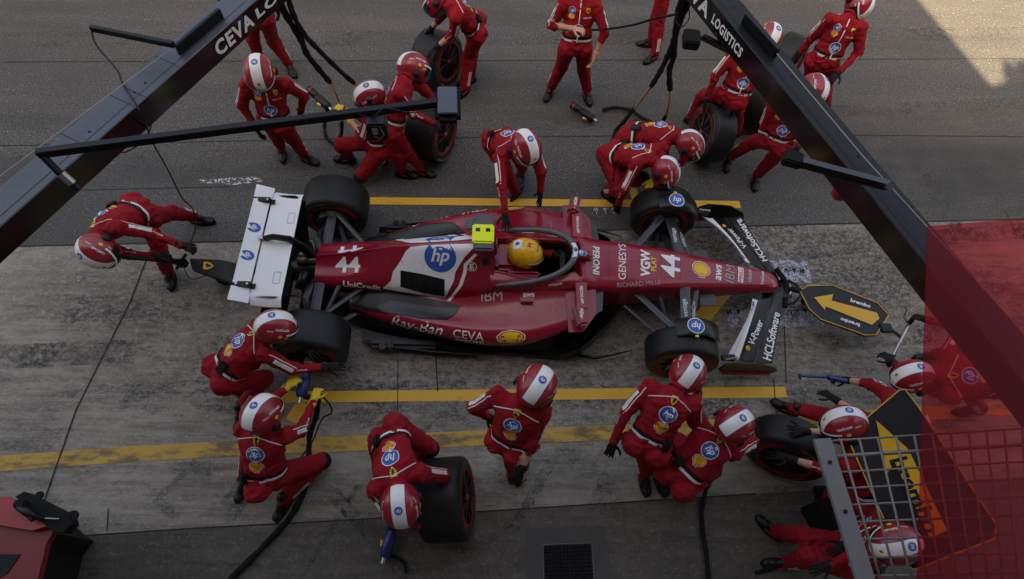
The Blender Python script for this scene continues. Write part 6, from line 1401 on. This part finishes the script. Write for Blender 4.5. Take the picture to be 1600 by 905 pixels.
b = MB(); b.tube([pix(1380, 508, .4), pix(1396, 518, .42), pix(1410, 528, .45)], .016, M_BLK, 8); b.box(pix(1384, 513, .42), (.12, .10, .04), M_BLK, bev=.01); b.build('neck', tj, smooth=True, sharp=40)
b = MB(); b.tube([pix(1392, 565, .60), pix(1404, 538, .58), pix(1424, 498, .68)], .014, M_METAL, 8); b.tube([pix(1388, 572, .6), pix(1396, 556, .6)], .022, M_BLK, 10); b.tube([pix(1420, 506, .66), pix(1430, 494, .7)], .022, M_BLK, 10); b.build('handle_bar', tj, smooth=True)
b = MB(); b.tube([pix(1419, 505, .66), pix(1412, 496, .66), pix(1417, 485, .66), pix(1413, 480, .66)], .006, M_BLK, 6); b.build('brake_lever', tj, smooth=True)
b = MB(); b.tube([pix(1395, 555, .6), pix(1383, 552, .6), pix(1386, 562, .6)], .007, M_BLK, 6); b.build('brake_lever', tj, smooth=True)
b = MB(); b.tube([pix(1250, 455, .3), pix(1240, 452, .26), pix(1232, 452, .22)], .03, M_BLK, 10)
b.tube([pix(1212, 420, .30), pix(1222, 432, .28), pix(1228, 442, .24)], .028, M_BLKM, 10); b.tube([pix(1226, 480, .18), pix(1227, 462, .2), pix(1228, 442, .24)], .03, M_BLKM, 10)
b.tube([pix(1232, 438, .25), pix(1245, 446, .28), pix(1252, 460, .28), pix(1240, 474, .24), pix(1230, 476, .2)], .014, M_BLK, 8); b.build('cradle', tj, smooth=True, sharp=50)
b = MB(); 
for px_, py_ in ((1262, 470), (1285, 455)): c = pix(px_, py_, .1); b.tube([c+Vector((0, -.02, 0)), c+Vector((0, .02, 0))], .07, M_BLK, 16)
b.build('roller', tj, smooth=True, sharp=40)
# rear jack
t = thing('rear_jack', 'long black rear jack with yellow shield pushed under the rear wing', 'jack', pix(320, 415, 0))
b = MB(); b.slab([pix(296, 404, .42), pix(345, 406, .40), pix(368, 411, .36), pix(366, 444, .32), pix(300, 420, .38)], (0, 0, -1), .06, M_BLK); o = b.build('jack_arm', t)
b = MB(); b.tube([pix(190, 402, .85), pix(240, 406, .65), pix(290, 410, .45)], [.018, .02, .035], M_BLK, 10); b.build('lever', t, smooth=True)
b = MB(); bvj = bvh_of([o]); lay(L_shield(), pix(324, 413, .42), (0, 1, 0), (-1, 0, 0), (0, 0, 1), bvj, .10, b, off=.004); b.build('shield_badge', o)
b = MB(); b.box(pix(285, 412, .45), (.10, .08, .07), M_BLK, bev=.015); b.tube([pix(276, 420, .4), pix(290, 398, .55)], .016, M_BLK, 8); b.build('release_latch', t, smooth=True, sharp=40)
b = MB(); c = pix(352, 432, .09); b.tube([c+Vector((0, -.06, 0)), c+Vector((0, .1, 0))], .08, M_BLKM, 18); b.build('roller', t, smooth=True, sharp=40)
b = MB(); P = [np.array(pix(x, y, z)) for x, y, z in ((285, 405, .5), (290, 425, .3), (300, 436, .2), (318, 432, .25), (330, 426, .3))]; b.tube([Vector(p) for p in catmull(P, 6)], .005, M_BLK, 6); b.build('release_cable', t)

# spare jack board raised near the camera, standing on its own column
P = [(1322, 680, 1.15), (1405, 610, 1.35), (1415, 609, 1.38), (1436, 637, 1.38), (1556, 820, 1.35), (1553, 842, 1.33), (1428, 890, 1.1), (1412, 880, 1.1)]
t2, cb_, nb_, ob_ = board('large dark arrow board with yellow edge raised behind the wire grille', P, 0, 0, [(1369, 657), (1417, 700), (1424, 712), (1480, 829), (1453, 841), (1398, 722), (1386, 740)], [('brembo', (1402, 716), (1458, 832), M_BLK, .006)])
b = MB(); b.tube([cb_-nb_*.03, (cb_.x, cb_.y, .05)], .03, M_BLK, 12); b.box((cb_.x, cb_.y, .03), (.4, .3, .05), M_BLK, bev=.01); b.build('column', t2, smooth=True, sharp=40)

# ================================================================== WIRE GRILLE on the balcony below the camera
ZG = 2.97
g = [pix(1283, 690, ZG), pix(1650, 666, ZG), pix(1660, 960, ZG), pix(1366, 960, ZG)]
t = thing('wire_grille', 'galvanised wire mesh panel with flat edge bar in the bottom right corner', 'mesh panel', g[0])
b = MB()
for i in range(11):
    f = i/10; b.tube([g[0].lerp(g[3], f*1.0), g[1].lerp(g[2], f*1.0)], .010 if i in (1,) else .0055, M_GREYM, 6)
for i in range(1, 14):
    f = i/13; b.tube([g[0].lerp(g[1], f)+Vector((0, 0, .008)), g[3].lerp(g[2], f)+Vector((0, 0, .011))], .0055, M_GREYM, 6)
b.build('mesh_wires', t, smooth=True)
b = MB(); d = (g[3]-g[0]); n2 = Vector((-d.y, d.x, 0)).normalized(); p0 = g[0]-d.normalized()*.01; b.slab([p0-n2*.042, p0+n2*.042, g[3]+n2*.042, g[3]-n2*.042], (0, 0, 1), .02, M_GREYM); o = b.build('edge_bar', t)
b = MB()
for f in (.14, .44): c = g[0].lerp(g[3], f)+Vector((0, 0, .02)); b.tube([c, c+Vector((0, 0, .006))], .010, M_BLK, 10)
b.build('bolt', o)
# ================================================================== RED REFLECTION, added as a tinted pane
m = bpy.data.materials.new('red_reflection_tint'); n, bb = nodes(m); bb.inputs['Base Color'].default_value = (.45, .008, .014, 1); bb.inputs['Roughness'].default_value = .25
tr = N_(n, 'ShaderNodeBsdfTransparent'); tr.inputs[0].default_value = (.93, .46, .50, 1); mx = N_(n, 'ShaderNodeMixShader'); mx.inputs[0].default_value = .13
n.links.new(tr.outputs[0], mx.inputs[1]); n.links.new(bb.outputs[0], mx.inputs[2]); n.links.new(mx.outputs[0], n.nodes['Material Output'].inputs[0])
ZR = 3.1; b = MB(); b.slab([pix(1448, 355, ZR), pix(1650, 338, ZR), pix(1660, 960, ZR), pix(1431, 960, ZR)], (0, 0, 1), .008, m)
tag(b.build('red_reflection_pane'), 'large transparent red pane added as a red reflection over the lower right corner', 'reflection pane')

# ================================================================== TOOL TROLLEY
ZT = .85; t = thing('tool_trolley', 'red tool trolley with black tray in the bottom left corner', 'tool trolley', pix(40, 860, 0))
b = MB(); b.slab([pix(-120, 776, ZT), pix(12, 776, ZT), pix(88, 818, ZT), pix(50, 829, ZT), pix(-120, 800, ZT)], (0, 0, -1), .05, M_TRED); b.build('lid', t)
dk = [pix(x, y, ZT-.052) for x, y in ((-120, 776), (14, 778), (88, 822), (72, 850), (46, 960), (-120, 960))]
b = MB(); b.slab(dk, (0, 0, -1), .06, mat('toolbox_dark_red', (.20, .008, .01), .45)); b.build('deck', t)
ck_ = [pix(x, y, ZT-.052) for x, y in ((-120, 780), (0, 782), (56, 826), (34, 856), (6, 960), (-120, 960))]
b = MB(); b.prism([(p.x, p.y) for p in ck_], .0, ZT-.114, M_BLKM); b.build('cabinet', t)
b = MB(); b.slab([pix(24, 776, ZT+.02), pix(38, 768, ZT+.02), pix(108, 803, ZT+.02), pix(112, 818, ZT+.02), pix(98, 832, ZT+.02), pix(80, 830, ZT+.02)], (0, 0, -1), .10, M_BLKM); b.build('side_tray', t)
b = MB(); b.tube([pix(114, 806, ZT), pix(114, 806, ZT-.06)], .04, M_BLK, 14); b.build('corner_bumper', t, smooth=True, sharp=40)
b = MB(); b.tube([pix(62, 774, ZT), pix(62, 774, ZT-.06)], .03, M_BLK, 14); b.build('corner_bumper', t, smooth=True, sharp=40)
b = MB(); b.slab([pix(-40, 866, ZT-.045), pix(32, 866, ZT-.045), pix(10, 897, ZT-.045), pix(-60, 930, ZT-.045)], (0, 0, -1), .004, M_DARK); b.build('drawer_recess', t)
t = thing('cordless_drill', 'black cordless drill lying on top of the red tool trolley', 'drill', pix(45, 800, ZT)); b = MB()
b.tube([pix(30, 792, ZT+.05), pix(44, 801, ZT+.05), pix(56, 808, ZT+.05)], [.03, .032, .025], M_BLK, 12); b.build('body', t, smooth=True); b = MB(); b.tube([pix(56, 808, ZT+.05), pix(70, 810, ZT+.05)], [.018, .008], M_BLKM, 10); b.build('chuck', t); b = MB(); b.tube([pix(70, 810, ZT+.05), pix(92, 811, ZT+.05)], .005, M_METAL, 8); b.build('bit', t)
b = MB(); b.tube([pix(38, 797, ZT+.05), pix(52, 812, ZT+.05)], .02, M_BLK, 10); b.box(pix(33, 788, ZT+.05), (.09, .06, .06), M_BLKM, bev=.012); b.build('grip', t, smooth=True, sharp=50)
# dark equipment case by the grille
t = thing('equipment_case', 'small black case with red lid on the concrete behind the wire grille', 'equipment case', pix(1322, 800, 0)); c = pix(1300, 800, .2); b = MB(); b.box((c.x, c.y, .2), (.34, .26, .4), M_BLKM, rz=.4, bev=.02); b.build('case_body', t, smooth=True, sharp=40); b = MB(); b.box((c.x+.05, c.y+.02, .42), (.24, .22, .035), M_TRED, rz=.4, bev=.01); b.build('lid', t, smooth=True, sharp=40)
